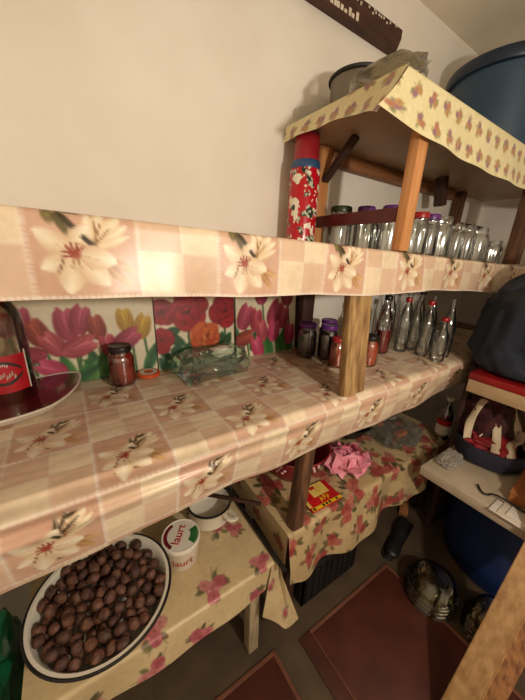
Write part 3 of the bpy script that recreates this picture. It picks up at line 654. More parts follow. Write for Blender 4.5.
# ------------------------------------------------------------------ jars and bottles
CACHE = {}
def cached(key, fn):
    if key not in CACHE: CACHE[key] = fn()
    return CACHE[key]
def share(name, key, fn, m, parent):
    me = cached((key, m.name), fn)
    if not me.materials: me.materials.append(m)
    o = bpy.data.objects.new(name, me); C.objects.link(o); o.parent = parent; return o
def lathe_mesh(name, prof, seg=28, wob=None):
    def f():
        bm = NB(); lathe(bm, prof, seg, wob=wob); return bm_mesh(name, bm, True, math.radians(50))
    return f
def jar_prof(r, h):
    return [(0,.004),(r*.55,.003),(r*.80,.0),(r*.97,.004),(r,.012),(r,h*.64),(r*.99,h*.70),(r*.92,h*.76),(r*.80,h*.82),(r*.77,h*.85),(r*.80,h*.87),(r*.77,h*.89),(r*.80,h*.92),(r*.77,h*.94),(r*.78,h*.985),(r*.76,h),(r*.73,h*.985)]
def make_jar(p, r, h, label, group, lid=None, fill=None, level=.80, gm='glass', cat='jar', flutes=0):
    t = thing('jar', label, cat, p, rz=random.random()*6, group=group)
    wob = (lambda a, z: 1+.018*math.cos(flutes*a)) if flutes else None
    share('jar_body', ('jar', round(r,3), round(h,3), flutes), lathe_mesh('jar_body', jar_prof(r, h), 48 if flutes else 32, wob), M[gm], t)
    if fill: share('contents', ('fill', round(r,3), round(h,3), level), lathe_mesh('contents', [(0,.005),(r*.78,.005),(r*.955,.013),(r*.955,h*min(level,.66)),(r*.9,h*min(level,.74)),(r*.72,h*level),(0,h*level)]), M[fill], t)
    if lid:
        R = r*.86
        w = lambda a, z: 1+(.012*math.cos(24*a) if z < h*1.0 else 0)
        share('lid', ('lid', round(r,3), round(h,3)), lathe_mesh('lid', [(R*.94,h*.885),(R*.99,h*.89),(R,h*.90),(R,h*.985),(R*.97,h*1.01),(R*.90,h*1.02),(R*.84,h*1.01),(0,h*1.012)], 48, w), M[lid], t)
    return t
GT = 'preserving jars on the highest long shelf'
def onT(x, y): return (x, y, zt(x)+.005)
row = [ # x, y, r, h, lid, label
 (.866,.812,.044,.148,'lid_green','large glass jar with a dark green lid, beside the rear pine post'),
 (.905,.732,.034,.146,'lid_purple','glass jar with a purple lid, next to the green-lidded jar'),
 (.938,.655,.034,.146,'lid_purple','glass jar with a purple lid, just left of the front pine post'),
 (1.020,.600,.033,.132,'lid_red','glass jar with a red lid, just right of the front pine post'),
 (1.098,.604,.033,.136,'lid_purple','glass jar with a purple lid, right of the front pine post'),
 (1.190,.606,.036,.142,None,'open tall glass jar, right of the purple-lidded jar near the post'),
 (1.285,.604,.037,.130,None,'open glass jar in the front row, third right of the pine post'),
 (1.385,.606,.038,.134,None,'open wide glass jar in the front row, fourth right of the pine post'),
 (1.500,.606,.040,.136,None,'open glass jar, next to last at the right end of the shelf'),
 (1.685,.606,.036,.100,None,'small open glass jar at the right end of the highest long shelf'),
 (1.00,.790,.038,.140,'lid_gold','glass jar with a gold lid in the back row under the raised stand'),
 (1.10,.760,.038,.140,'lid_gold','second gold-lidded glass jar in the back row under the raised stand'),
 (1.21,.745,.038,.136,None,'open glass jar in the back row behind the tall open jar'),
 (1.335,.750,.040,.138,'lid_green','glass jar with a green lid in the back row, farthest right'),
 (1.46,.755,.040,.132,None,'open glass jar in the back row at the far right'),
]
for x, y, r, h, lid, lab in row: make_jar(onT(x, y), r, h, lab, GT, lid, flutes=0 if r < .036 else 10)

GM = 'preserve jars on the middle shelf'
def onM(x, y): return (x, y, MID+.003)
make_jar(onM(.098,.845), .0345, .111, 'red tomato preserve jar with a dark lid in front of the tulip poster', GM, 'lid_black', 'tomato', .84)
make_jar(onM(.738,.790), .036, .130, 'dark jam jar with a purple lid, closest to the rear post', GM, 'lid_purple', 'darkjam', .84)
make_jar(onM(.795,.735), .036, .130, 'dark jam jar with a purple lid, behind the orange preserve jar', GM, 'lid_purple', 'darkjam', .84)
make_jar(onM(.762,.655), .027, .104, 'orange preserve jar with a red lid, left of the rough front post', GM, 'lid_red', 'orange', .84)
make_jar(onM(.880,.612), .031, .110, 'orange preserve jar with a black lid, right of the rough front post', GM, 'lid_black', 'orange', .84)
make_jar(onM(.86,.80), .036, .130, 'dark jam jar with a purple lid, farthest back behind the front post', GM, 'lid_purple', 'darkjam', .84)

def bottle_prof(r, h):
    return [(0,.006),(r*.6,.004),(r*.88,0),(r,.008),(r,h*.50),(r*.97,h*.57),(r*.82,h*.66),(r*.55,h*.75),(r*.40,h*.82),(r*.36,h*.88),(r*.36,h*.93),(r*.44,h*.935),(r*.44,h*.955),(r*.37,h*.96),(r*.37,h*.995),(r*.30,h)]
def make_bottle(p, r, h, label, group, cap=None, fill=None, level=.45, paper=False):
    t = thing('bottle', label, 'bottle', p, rz=random.random()*6, group=group)
    share('bottle_body', ('bot', round(r,3), round(h,3)), lathe_mesh('bottle_body', bottle_prof(r, h), 28), M['bottleglass'], t)
    if fill: share('contents', ('bfill', round(r,3), round(h,3), level), lathe_mesh('contents', [(0,.008),(r*.85,.006),(r*.94,.012),(r*.94,h*level),(0,h*level)]), M[fill], t)
    if cap: share('cap', ('cap', round(r,3), round(h,3)), lathe_mesh('cap', [(r*.46,h*.93),(r*.48,h*.935),(r*.48,h*1.005),(r*.44,h*1.012),(0,h*1.012)], 28, lambda a, z: 1+.02*math.cos(20*a)), M[cap], t)
    if paper:
        bm = NB(); n = 14; z0, z1 = h*.16, h*.40; R = r*1.012
        a0 = math.atan2(-p[1], -p[0])-t.rotation_euler.z
        V = [[bm.verts.new((R*math.cos(a0-1.0+2.0*k/n), R*math.sin(a0-1.0+2.0*k/n), z)) for z in (z0, z1)] for k in range(n+1)]
        for k in range(n): bm.faces.new((V[k][0], V[k+1][0], V[k+1][1], V[k][1]))
        obj('label', bm, M['label_white'], t)
    return t
GB = 'empty glass bottles on the middle shelf'
bots = [(1.03,.790,.036,.190,'lid_black','syrup','bottle of dark red syrup with a white label, left of the brighter red bottle',.66,True),
 (1.065,.690,.032,.232,'lid_black','syrup','clear bottle half full of bright red syrup',.42,False),
 (1.160,.660,.026,.225,'lid_red',None,'clear bottle with a red cap, nearest to the red syrup bottle',0,False),
 (1.195,.585,.027,.222,'lid_red',None,'clear bottle with a bright red cap in the front row',0,False),
 (1.178,.515,.027,.170,'lid_red',None,'short clear bottle with a red cap at the front edge',0,False),
 (1.262,.535,.027,.235,None,None,'tall open clear bottle at the front, beside the navy sack',0,False),
 (1.305,.630,.026,.232,None,None,'tall open clear bottle in the second row, left of the navy sack',0,False),
 (1.180,.770,.027,.240,'lid_black',None,'clear bottle with a black cap in the back row, behind the red syrup',0,False),
 (1.270,.720,.027,.240,None,None,'open clear bottle in the third row behind the red-capped bottles',0,False),
 (1.370,.720,.028,.240,'lid_black',None,'clear bottle with a black cap, farthest right in the back row',0,False),
 (1.285,.815,.028,.240,None,None,'open clear bottle standing against the wall at the back',0,False),
 (1.235,.655,.024,.215,None,None,'open clear bottle in the second row between the red-capped ones',0,False)]
for x, y, r, h, cap, fill, lab, lev, pap in bots: make_bottle(onM(x, y), r, h, lab, GB if not fill else 'syrup bottles on the middle shelf', cap, fill, lev, pap)

# demijohn bottle at the left with its red label
dj = thing('glass_bottle', 'big clear glass bottle with a red oval label standing in the red dish', 'bottle', (-.146, .812, MID+.017))
r = .055; h = .31
bm = NB(); lathe(bm, [(0,.006),(r*.7,.003),(r*.92,0),(r,.012),(r,h*.60),(r*.95,h*.67),(r*.78,h*.74),(r*.45,h*.82),(r*.30,h*.86),(r*.28,h*.95),(r*.34,h*.955),(r*.34,h*.985),(r*.27,h)], 40)
obj('bottle_body', bm, M['bigglass'], dj)
def cyl_patch(bm, R, a0, a1, zf0, zf1, n=28, base=None):
    V = []
    for k in range(n+1):
        a = a0+(a1-a0)*k/n; t = k/n
        V.append([bm.verts.new((R*math.cos(a), R*math.sin(a), z)) for z in (zf0(t), zf1(t))])
    for k in range(n): bm.faces.new((V[k][0], V[k+1][0], V[k+1][1], V[k][1]))
aL = math.atan2(-.806, .158)
bm = NB(); cyl_patch(bm, r*1.012, aL-1.05, aL+.80, lambda t: .047, lambda t: .129); lb = obj('label', bm, M['label_red'], dj)
bm = NB()
cyl_patch(bm, r*1.025, aL-.62, aL+.60, lambda t: .093+.022*math.sin(PI*t)-.004*math.sin(PI*t), lambda t: .093+.022*math.sin(PI*t)+.002+.004*abs(2*t-1))
cyl_patch(bm, r*1.025, aL-.62, aL+.60, lambda t: .089-.022*math.sin(PI*t)-.002-.004*abs(2*t-1), lambda t: .089-.022*math.sin(PI*t)+.004*math.sin(PI*t)); obj('oval_line', bm, M['blackprint'], lb)
bm = NB()
for k in range(9):          # unreadable small script
    a = aL-.34+.08*k; z = .085+.004*math.sin(k*2.1)
    tube(bm, [(r*1.03*math.cos(a+da), r*1.03*math.sin(a+da), z+dz) for da, dz in ((0,-.004),(.02,.006),(.035,-.003),(.055,.004))], .0009, 6)
for k in range(5):
    a = aL-.12+.06*k; tube(bm, [(r*1.03*math.cos(a), r*1.03*math.sin(a), .105+.003*math.sin(PI*k/4)), (r*1.03*math.cos(a+.03), r*1.03*math.sin(a+.03), .110+.003*math.sin(PI*k/4))], .0011, 6)
obj('script_mark', bm, M['label_white'], lb)
bm = NB(); cyl_patch(bm, r*1.015, aL+.80, aL+.87, lambda t: .045, lambda t: .135); obj('label_edge', bm, M['label_white'], lb)

# leaf-shaped red dish
dish = thing('dish', 'pointed leaf-shaped dish, red inside with a white rim, under the big glass bottle', 'dish', (-.125, .800, MID+.004))
def dish_pt(u, a, sc, z):
    # leaf outline: pointed towards the right
    rr = 1/(abs(math.cos(a))**1.55+abs(math.sin(a))**1.55)**(1/1.55)
    return (sc*.150*rr*math.cos(a), sc*.098*rr*math.sin(a), z)
def dish_bm(prof, seg=64):
    bm = NB(); rings = []
    for sc, z in prof:
        ring = []
        for k in range(seg):
            a = 2*PI*k/seg; x, y, _ = dish_pt(0, a, sc, z); lift = .007*max(0, x/.15)**2*sc
            ring.append(bm.verts.new((x, y, z+lift)))
        rings.append(ring)
    for A, B in zip(rings[:-1], rings[1:]):
        for k in range(seg): bm.faces.new((A[k], A[(k+1) % seg], B[(k+1) % seg], B[k]))
    bm.faces.new(rings[0]); bm.faces.new(rings[-1][::-1]); return bm
Rz = Matrix.Rotation(math.radians(38), 4, 'Z')
bm = dish_bm([(.60,0),(.70,.002),(.88,.014),(1.0,.027),(1.0,.030),(.965,.030),(.962,.0275)]); bm.transform(Rz); obj('dish_body', bm, M['dish_white'], dish, angle=math.radians(40))
bm = dish_bm([(.963,.0285),(.86,.0165),(.70,.0065),(.45,.006)]); bm.transform(Rz); obj('inner_glaze', bm, M['dish_red'], dish, angle=math.radians(60))
# small orange lid
bm = NB(); lathe(bm, [(0,.001),(.030,.0),(.0335,.002),(.0335,.009),(.031,.012),(.025,.0125),(0,.0115)], 36)
lo = thing('small_lid', 'small flat orange lid with a pale band lying by the rose poster', 'tin', (.172, .868, MID+.003)); obj('lid_body', bm, M['lid_orange'], lo)
bm = NB(); lathe(bm, [(.014,.0126),(.024,.0132),(.0245,.0126)], 36); obj('band', bm, M['label_white'], lo)

# ---------- crumpled plastic
def crumple(sx, sy, sz, seed, sub=4, flat=.0, amp=.16, f=2.4, crease=.08, pw=.75):
    from mathutils import noise
    bm = NB(); bmesh.ops.create_icosphere(bm, subdivisions=sub, radius=1.)
    off = Vector((seed*3.1, seed*1.7, seed*.9))
    for v in bm.verts:
        d = v.co.normalized()
        q = Vector([math.copysign(abs(c)**pw, c) for c in d])
        n = noise.noise(d*f+off)*amp+noise.noise(d*f*2.3+off)*amp*.5
        c = abs(noise.noise(d*f*1.6-off)); cr = -crease*max(0, 1-c*7)
        q = q*(1+n+cr); v.co = Vector((q.x*sx, q.y*sy, q.z*sz))
    z0 = -sz*(1-flat)
    for v in bm.verts:
        if v.co.z < z0: v.co.z = z0+(v.co.z-z0)*.03
    zm = min(v.co.z for v in bm.verts)
    for v in bm.verts: v.co.z -= zm
    return bm
t = thing('plastic_bag', 'crumpled clear greenish plastic bag lying in front of the rose poster', 'bag', (.352, .800, MID+.004), rz=.10)
obj('bag_film', crumple(.118, .066, .046, 3, sub=3, flat=.25, amp=.30, crease=.20, f=1.9, pw=.6), M['greenfilm'], t, smooth=False)
bm = crumple(.07, .04, .030, 8, sub=3, flat=.2, amp=.35, crease=.2); bm.transform(Matrix.Translation((.01, .0, .012))); obj('folded_sheet', bm, M['film'], t)
bm = crumple(.040, .022, .016, 5, sub=3, flat=.2, amp=.3, crease=.2); bm.transform(Matrix.Translation((.03, -.01, .058))); obj('white_fold', bm, M['label_white'], t)

# ---------- thermos flask
t = thing('thermos_flask', 'tall red flask with white and green floral print and red cup top', 'flask', (.702, .835, zt(.702)+.007))
obj('flask_body', lathe(NB(), [(0,0),(.046,0),(.049,.003),(.049,.228),(.047,.236),(.044,.240),(0,.240)], 40), M['sleeve'], t)
obj('neck_band', lathe(NB(), [(.0475,.236),(.0482,.238),(.0455,.256),(.043,.260),(0,.260)], 40), M['blueband'], t)
obj('cup', lathe(NB(), [(.042,.259),(.041,.262),(.039,.328),(.037,.333),(0,.334)], 40), M['thermosred'], t)

# ---------- on the raised stand
t = thing('pot', 'grey metal pot with a dark rim at the back of the raised stand', 'pot', (.865, .800, YZ+.003))
obj('pot_body', lathe(NB(), [(0,0),(.075,0),(.082,.006),(.088,.125),(.090,.13),(.085,.128),(.079,.01),(0,.008)], 44), M['greypot'], t)
bm = NB(); tube(bm, [(.090*math.cos(a), .090*math.sin(a), .131) for a in np.linspace(0, 2*PI, 49)], .006, 10); obj('rim', bm, M['black'], t)
t = thing('plastic_bag', 'heap of cloudy clear plastic bags along the edge of the raised stand', 'bag', (.748, .600, YZ+.003), rz=.1)
obj('bag_film', crumple(.066, .098, .034, 11, sub=3, flat=.25, amp=.22, crease=.16), M['greyfilm'], t, angle=math.radians(16))
bm = NB()
for k, (dx, dz) in enumerate(((0,0),(.012,.004))):
    V = [bm.verts.new((x+dx, y, z+dz)) for x, y, z in ((0,0,0),(.03,-.07,.004),(.045,-.06,.05),(.01,.012,.052))]; bm.faces.new(V)
r_ = bmesh.ops.solidify(bm, geom=bm.faces[:], thickness=.002)
tag(obj('paper_scrap', bm, M['paper'], None, smooth=False, loc=(.690, .880, YZ+.003)), 'scrap of folded white paper on the back corner of the raised stand', 'paper')
t = thing('tub', 'large round blue plastic tub on the right of the raised stand near the ceiling', 'tub', (1.615, .700, YZ+.003))
obj('tub_body', lathe(NB(), [(0,0),(.165,0),(.172,.008),(.196,.30),(.198,.315),(.190,.314),(.166,.012),(0,.010)], 64), M['bluetub'], t)
obj('rim', lathe(NB(), [(.197,.296),(.212,.298),(.216,.306),(.216,.330),(.212,.338),(.196,.338),(.190,.330),(.191,.31)], 64), M['bluerim'], t)
bm = NB(); tube(bm, smooth_path([(.06,-.205,.30),(.06,-.222,.27),(.08,-.222,.235),(.105,-.214,.25),(.11,-.20,.295)]), .006, 8); obj('handle', bm, M['bluerim'], t)

# ------------------------------------------------------------------ on the bench: basin of walnuts
BC = (-.026, .572); br = .148
t = thing('enamel_basin', 'wide white enamel basin with a thin black rim, full of walnuts', 'basin', (BC[0], BC[1], BZ+.005))
prof_in = [(0,.006),(.085,.006),(.105,.014),(.128,.055),(.138,.082)]
obj('basin_body', lathe(NB(), [(0,0),(.086,0),(.109,.010),(.132,.054),(.140,.080),(br,.0835),(br+.001,.0865),(.139,.0855),(.136,.082),(.1265,.055),(.104,.014),(.085,.006),(0,.006)], 72), M['enamel'], t)
bm = NB(); tube(bm, [(br*math.cos(a), br*math.sin(a), .0845) for a in np.linspace(0, 2*PI, 73)], .0032, 8); obj('rim', bm, M['enamel_rim'], t)
def walnut_mesh():
    from mathutils import noise
    bm = NB(); bmesh.ops.create_icosphere(bm, subdivisions=4, radius=1.)
    for v in bm.verts:
        d = v.co.normalized(); n = noise.noise(d*3.2)*.05+noise.noise(d*7)*.035
        g = abs(noise.noise(d*4.5+Vector((5,2,1)))); n -= .05*max(0, 1-g*8)
        seam = .085*math.exp(-(d.x/.09)**2)
        tip = .13*max(0, d.z)**8
        q = d*(1+n+seam+tip); v.co = Vector((q.x*.0120, q.y*.0113, q.z*.0131))
    return bm_mesh('walnut', bm, True)
wm = walnut_mesh(); wm.materials.append(M['walnut']); wm2 = wm.copy(); wm2.materials.clear(); wm2.materials.append(M['walnut2'])
def rest_height(x, y, pts, R):
    rr = math.hypot(x, y); best = .006+R
    for (r0, z0), (r1, z1) in zip(prof_in[:-1], prof_in[1:]):       # resting against the basin's side
        for t_ in np.linspace(0, 1, 7):
            a, b = r0+(r1-r0)*t_, z0+(z1-z0)*t_
            dd = R*R-(a-rr)**2
            if dd > 0: best = max(best, b+math.sqrt(dd))
    if pts:
        Pn = np.array(pts); d2 = (Pn[:, 0]-x)**2+(Pn[:, 1]-y)**2; m_ = d2 < 4*R*R
        if m_.any(): best = max(best, (Pn[m_, 2]+np.sqrt(4*R*R-d2[m_])).max())
    return best
pts = []; R = .0120; r_ = np.random.default_rng(4)
for i in range(900):
    cand = []
    for k in range(30):
        a, q = r_.random()*2*PI, .126*math.sqrt(r_.random())
        x, y = q*math.cos(a), q*math.sin(a); z = rest_height(x, y, pts, R); cand.append((z+.10*(q/.126)**2*.35, x, y, z))
    _, x, y, z = min(cand)
    if z > .104-.022*(math.hypot(x, y)/.126)**2: continue
    pts.append((x, y, z))
# only nuts that can be seen from above are built
Pn = np.array(pts)
for i, (x, y, z) in enumerate(pts):
    d2 = (Pn[:, 0]-x)**2+(Pn[:, 1]-y)**2
    above = ((d2 < (1.15*R)**2) & (Pn[:, 2] > z+.2*R)).sum()
    if z < .055 or above >= 2: continue
    o = bpy.data.objects.new('walnut', wm if i % 3 else wm2); C.objects.link(o)
    o.location = (BC[0]+x, BC[1]+y, BZ+.005+z); o.rotation_euler = (r_.random()*6.28, r_.random()*6.28, r_.random()*6.28)
    k = .94+.07*r_.random(); o.scale = (k, k, k)
    tag(o, 'brown whole walnut in its shell heaped in the white enamel basin', 'walnut', 'walnuts in the enamel basin')

# yogurt tub
t = thing('yogurt_tub', 'white lidded yogurt tub with red lettering standing beside the walnut basin', 'tub', (.172, .618, BZ+.004))
obj('tub_body', lathe(NB(), [(0,0),(.040,0),(.043,.004),(.049,.078),(.050,.082),(0,.082)], 48), M['label_white'], t)
obj('lid', lathe(NB(), [(.0505,.076),(.053,.077),(.0535,.086),(.052,.089),(.0495,.0895),(.0485,.0875),(0,.0872)], 48), M['enamel'], t)
def text_mesh(body, size, ext=.0006):
    cu = bpy.data.curves.new('txt', 'FONT'); cu.body = body; cu.size = size; cu.extrude = ext; cu.align_x = 'CENTER'; cu.align_y = 'CENTER'
    o = bpy.data.objects.new('txt', cu); C.objects.link(o)
    dg = bpy.context.evaluated_depsgraph_get(); dg.update()
    me = bpy.data.meshes.new_from_object(o.evaluated_get(dg)); bpy.data.objects.remove(o); bpy.data.curves.remove(cu); return me
tr = math.radians(52)
lidp = bpy.data.objects.new('lid_print', None); bpy.data.objects.remove(lidp)
def disc_seg(r0, r1, a0, a1, z, n=24):
    bm = NB(); A = [bm.verts.new((r0*math.cos(a), r0*math.sin(a), z)) for a in np.linspace(a0, a1, n)]; B = [bm.verts.new((r1*math.cos(a), r1*math.sin(a), z)) for a in np.linspace(a0, a1, n)]
    for k in range(n-1): bm.faces.new((A[k], A[k+1], B[k+1], B[k]))
    return bm
obj('leaf_print', disc_seg(.026, .047, math.radians(-62), math.radians(10), .0880), M['greenleaf'], t, smooth=False)
obj('border_print', disc_seg(.037, .047, math.radians(105), math.radians(215), .0880), M['maroon'], t, smooth=False)
tx = text_mesh('Iaurt', .033); tx.transform(Matrix.Rotation(tr, 4, 'Z') @ Matrix.Translation((0, .006, .0884)))
link_mesh('lettering', tx, M['label_red'], t)
tx = text_mesh('Iaurt', .030, .0)
for v in tx.vertices:       # lettering wrapped on the tub's side
    a = -PI/2-.25+v.co.x/.0475; R_ = .0487; v.co = Vector((R_*math.cos(a), R_*math.sin(a), .040+v.co.y))
link_mesh('lettering', tx, M['label_red'], t)

# enamel pot behind the tub with a wooden stick across
t = thing('enamel_pot', 'white enamel pot with a black rim behind the yogurt tub', 'pot', (.298, .712, BZ+.004))
obj('pot_body', lathe(NB(), [(0,0),(.058,0),(.066,.006),(.068,.060),(.071,.064),(.066,.062),(.063,.008),(0,.006)], 48), M['enamel'], t)
bm = NB(); tube(bm, [(.070*math.cos(a), .070*math.sin(a), .064) for a in np.linspace(0, 2*PI, 49)], .0036, 8); obj('rim', bm, M['enamel_rim'], t)
bm = NB(); tube(bm, smooth_path([(.022,-.066,.052),(.030,-.092,.050),(.052,-.092,.046),(.050,-.054,.040)]), .0075, 8, flat=.7); obj('handle', bm, M['enamel'], t)
bm = NB(); bar(bm, (.265, .765, BZ+.074), (.432, .602, BZ+.078), .013, .009, bev=.002)
tag(obj('wooden_stick', bm, M['dark_wood'], None), 'dark brown wooden stick lying across the enamel pot', 'stick')
bm = NB(); bar(bm, (.400, .790, BZ+.0105), (.402, .425, BZ+.0105), .012, .010, bev=.001)
mb = thing('metal_bar', 'black metal bar lying along the right edge of the bench beside the low table', 'bar', (.40, .58, BZ+.004))
me = bm_mesh('bar_body', bm, True, math.radians(35)); me.transform(Matrix.Translation((-.40, -.58, -BZ-.004))); link_mesh('bar_body', me, M['blackmetal'], mb)

# ------------------------------------------------------------------ on the low table
t = thing('colander', 'dark red plastic colander with pale dots on the low table behind the post', 'colander', (.650, .712, TZ+.004))
cp = [(0,0),(.070,0),(.078,.004),(.104,.045),(.124,.095),(.134,.118),(.140,.120),(.137,.124),(.131,.120),(.120,.094),(.100,.046),(.075,.008),(0,.006)]
obj('bowl', lathe(NB(), cp, 60), M['colander'], t)
def on_col(z):
    for (r0, z0), (r1, z1) in zip(cp[2:5], cp[3:6]):
        if z0 <= z <= z1: return r0+(r1-r0)*(z-z0)/(z1-z0), math.atan2(z1-z0, r1-r0)
    return .13, 1.2
bm = NB()
for j in range(3):
    z = .066+.018*j
    for k in range(34):
        if (k//3) % 2: continue
        a = 2*PI*(k+.5*(j % 2))/34; r0, sl = on_col(z)
        mtx = Matrix.Translation((r0*math.cos(a), r0*math.sin(a), z)) @ Matrix.Rotation(a, 4, 'Z') @ Matrix.Rotation(PI/2-(sl-PI/2)*-1, 4, 'Y')
        bmesh.ops.create_circle(bm, cap_ends=True, segments=10, radius=.0052, matrix=Matrix.Translation((.0009*math.cos(a), .0009*math.sin(a), -.0004)) @ mtx)
dt = obj('dots', bm, M['dot'], t, smooth=False); dt['kind'] = 'stuff'
# food packet
t = thing('food_packet', 'flat red and yellow food packet lying at the foot of the lower post', 'packet', (.648, .548, TZ+.005), rz=math.radians(-2))
bm = NB(); box(bm, -.072, .062, -.045, .050, 0, .010, .0025); obj('packet_body', bm, M['redprint'], t)
bm = NB(); box(bm, -.030, .040, -.002, .049, .0100, .0106, .0002); box(bm, -.074, -.062, -.030, .020, .0100, .0106, .0002); obj('yellow_panel', bm, M['paleyellow'], t, smooth=False)
bm = NB(); box(bm, -.070, .062, -.046, -.034, .0100, .0107, .0002); obj('yellow_strip', bm, M['yellow'], t, smooth=False)
bm = NB()
for x in (-.066, -.026, -.012, .002, .034): box(bm, x, x+.009, -.045, -.036, .0107, .0111, .0001)
obj('dark_mark', bm, M['blackprint'], t, smooth=False)
bm = NB(); box(bm, -.022, .000, .030, .042, .0106, .0110, .0001); obj('red_mark', bm, M['redprint'], t, smooth=False)
bm = NB()
for x, y, rx in ((-.012,-.018,.012),(.004,-.014,.010),(.017,-.018,.010)):
    tube(bm, smooth_path([(x-.004, y-.010, .0106), (x, y+.010, .0106), (x+.002, y-.004, .0106), (x+rx*.5, y+.006, .0106)]), .0016, 6)
obj('yellow_mark', bm, M['yellow'], t)
# pink tulle rosette
t = thing('tulle_rosette', 'ruffled pink tulle rosette on the low table beside the packet', 'rosette', (.850, .620, TZ+.004))
r_ = np.random.default_rng(2)
for ring, (n, rad, zz, s) in enumerate(((14,.066,.014,.044),(11,.044,.038,.040),(7,.020,.058,.036))):
    bm = NB()
    for k in range(n):
        a = 2*PI*k/n+r_.random()*.4; nn = 12
        c = Vector((rad*math.cos(a), rad*math.sin(a), zz)); vs = []
        rot = Matrix.Rotation(a+r_.normal()*.4, 3, 'Z') @ Matrix.Rotation(.5+r_.normal()*.35-ring*.3, 3, 'Y')
        cen = bm.verts.new(c+rot @ Vector((0, 0, -.006)))
        for q in range(nn):
            b = 2*PI*q/nn; rr = s*(1+.18*math.sin(5*b+k)); vs.append(bm.verts.new(c+rot @ Vector((rr*math.cos(b), rr*math.sin(b)*.9, .008*math.sin(4*b+k)))))
        for q in range(nn): bm.faces.new((cen, vs[q], vs[(q+1) % nn]))
    zmin = min(v.co.z for v in bm.verts)
    if zmin < .001: bmesh.ops.translate(bm, verts=[v for v in bm.verts], vec=(0, 0, .001-zmin))
    obj('ruffle', bm, M['pink'], t, angle=None)
# dark bowl at the back
t = thing('bowl', 'dark bowl at the back of the low table behind the rosette', 'bowl', (1.045, .765, TZ+.004))
obj('bowl_body', lathe(NB(), [(0,0),(.05,0),(.056,.004),(.090,.050),(.098,.066),(.094,.066),(.086,.050),(.052,.008),(0,.006)], 48), M['black'], t)
# bag with peach prints
t = thing('plastic_bag', 'crumpled clear plastic bag with peach prints at the right end of the low table', 'bag', (1.22, .640, TZ+.005), rz=-.15)
obj('bag_film', crumple(.125, .105, .040, 21, sub=4, flat=.25, amp=.22, crease=.16), M['film'], t, angle=math.radians(16))
for k, (x, y, z, s) in enumerate(((-.02,-.05,.030,.036),(-.05,.045,.036,.026),(.05,.02,.030,.024))):
    bm = crumple(s, s*.5, .012, 30+k, sub=3, flat=.2); bm.transform(Matrix.Translation((x, y, z+.010))); obj('peach_print', bm, M['peach'], t)
bm = crumple(.030, .016, .006, 41, sub=3); bm.transform(Matrix.Translation((.04, .06, .050))); obj('white_tag', bm, M['label_white'], t)
# clear bottle with a red band
t = thing('plastic_bottle', 'small clear bottle with a red band at the far right of the low table', 'bottle', (1.418, .515, TZ+.004))
obj('bottle_body', lathe(NB(), bottle_prof(.030, .215), 28), M['glass'], t)
obj('label', lathe(NB(), [(.0303,.030),(.0312,.031),(.0312,.075),(.0303,.076)], 28), M['label_white'], t)
obj('label_band', lathe(NB(), [(.0303,.078),(.0314,.079),(.0314,.104),(.0303,.105)], 28), M['label_red'], t)
obj('cap', lathe(NB(), [(.013,.198),(.0145,.20),(.0145,.217),(0,.219)], 24), M['label_white'], t)

# ------------------------------------------------------------------ on the side rack
t = thing('sack', 'big stuffed navy blue sack on the red upper board', 'sack', (1.50, .185, MID+.008))
bm = crumple(.315, .300, .260, 6, sub=5, flat=.30, amp=.09, crease=.05, f=1.8, pw=.62)
for v in bm.verts: v.co.z *= 1+.30*max(-1, min(1, -v.co.y/.300))
obj('sack_body', bm, M['navycloth'], t, angle=None)
# navy bag with red and cream contents
t = thing('tote_bag', 'open navy bag with cream straps and red lining on the white lower board', 'bag', (1.330, .305, .504))
wob = lambda a, z: 1+.05*math.sin(3*a+1)+.03*math.sin(7*a)
obj('bag_body', lathe(NB(), [(0,0),(.086,0),(.104,.012),(.114,.050),(.110,.078),(.104,.080),(.100,.05),(.084,.012),(0,.010)], 48, wob=wob), M['navybag'], t)
bm = crumple(.088, .085, .050, 14, sub=4, flat=.2, amp=.35, crease=.12); bm.transform(Matrix.Translation((0, 0, .012))); obj('lining', bm, M['redcloth'], t)
bm = crumple(.085, .070, .135, 15, sub=4, flat=.1, amp=.3, crease=.1); bm.transform(Matrix.Translation((.045, .050, .02))); obj('folded_cloth', bm, M['darkredcloth'], t)
for pts_ in ([(-.085,-.04,.085),(-.03,-.02,.11),(.02,.015,.20),(.04,.03,.255),(.06,.03,.262),(.10,.0,.23),(.115,-.03,.15),(.09,-.06,.09)],
             [(-.06,-.085,.075),(.0,-.06,.095),(.06,-.065,.10),(.10,-.06,.12)],
             [(-.07,.06,.08),(-.055,.07,.15),(-.03,.06,.23),(.0,.05,.245)]):
    bm = NB(); tube(bm, smooth_path(pts_), .014, 10, flat=.35); obj('strap', bm, M['whitestrap'], t)
bm = NB()
for k in range(3): tube(bm, smooth_path([(-.045+.012*k, .03-.01*k, .10+.025*k), (-.02+.012*k, .02-.01*k, .125+.02*k), (.0+.010*k, .04-.01*k, .12+.02*k)]), .0028, 8)
obj('lacing', bm, M['label_white'], t)
t = thing('plastic_wrap', 'crumpled silvery plastic wrap between the low table and the navy bag', 'wrapping', (1.165, .368, .503))
obj('wrap_film', crumple(.056, .034, .022, 51, sub=4, flat=.25, amp=.22, crease=.2), M['silverfilm'], t, angle=math.radians(16))
t = thing('cardboard_box', 'flat brown cardboard box on the white lower board in front of the navy bag', 'box', (1.28, .045, .503), rz=math.radians(4))
bm = NB(); box(bm, -.135, .16, -.22, .135, 0, .035, .002); obj('box_body', bm, M['cardboard'], t)
bm = NB(); box(bm, -.138, .0115, -.222, .137, .0352, .037, .0006); box(bm, .0125, .163, -.222, .137, .0352, .037, .0006); obj('flap', bm, M['cardboard'], t)
t = thing('paper_stack', 'thin stack of white paper sheets at the edge of the white lower board', 'paper', (1.09, .06, .502))
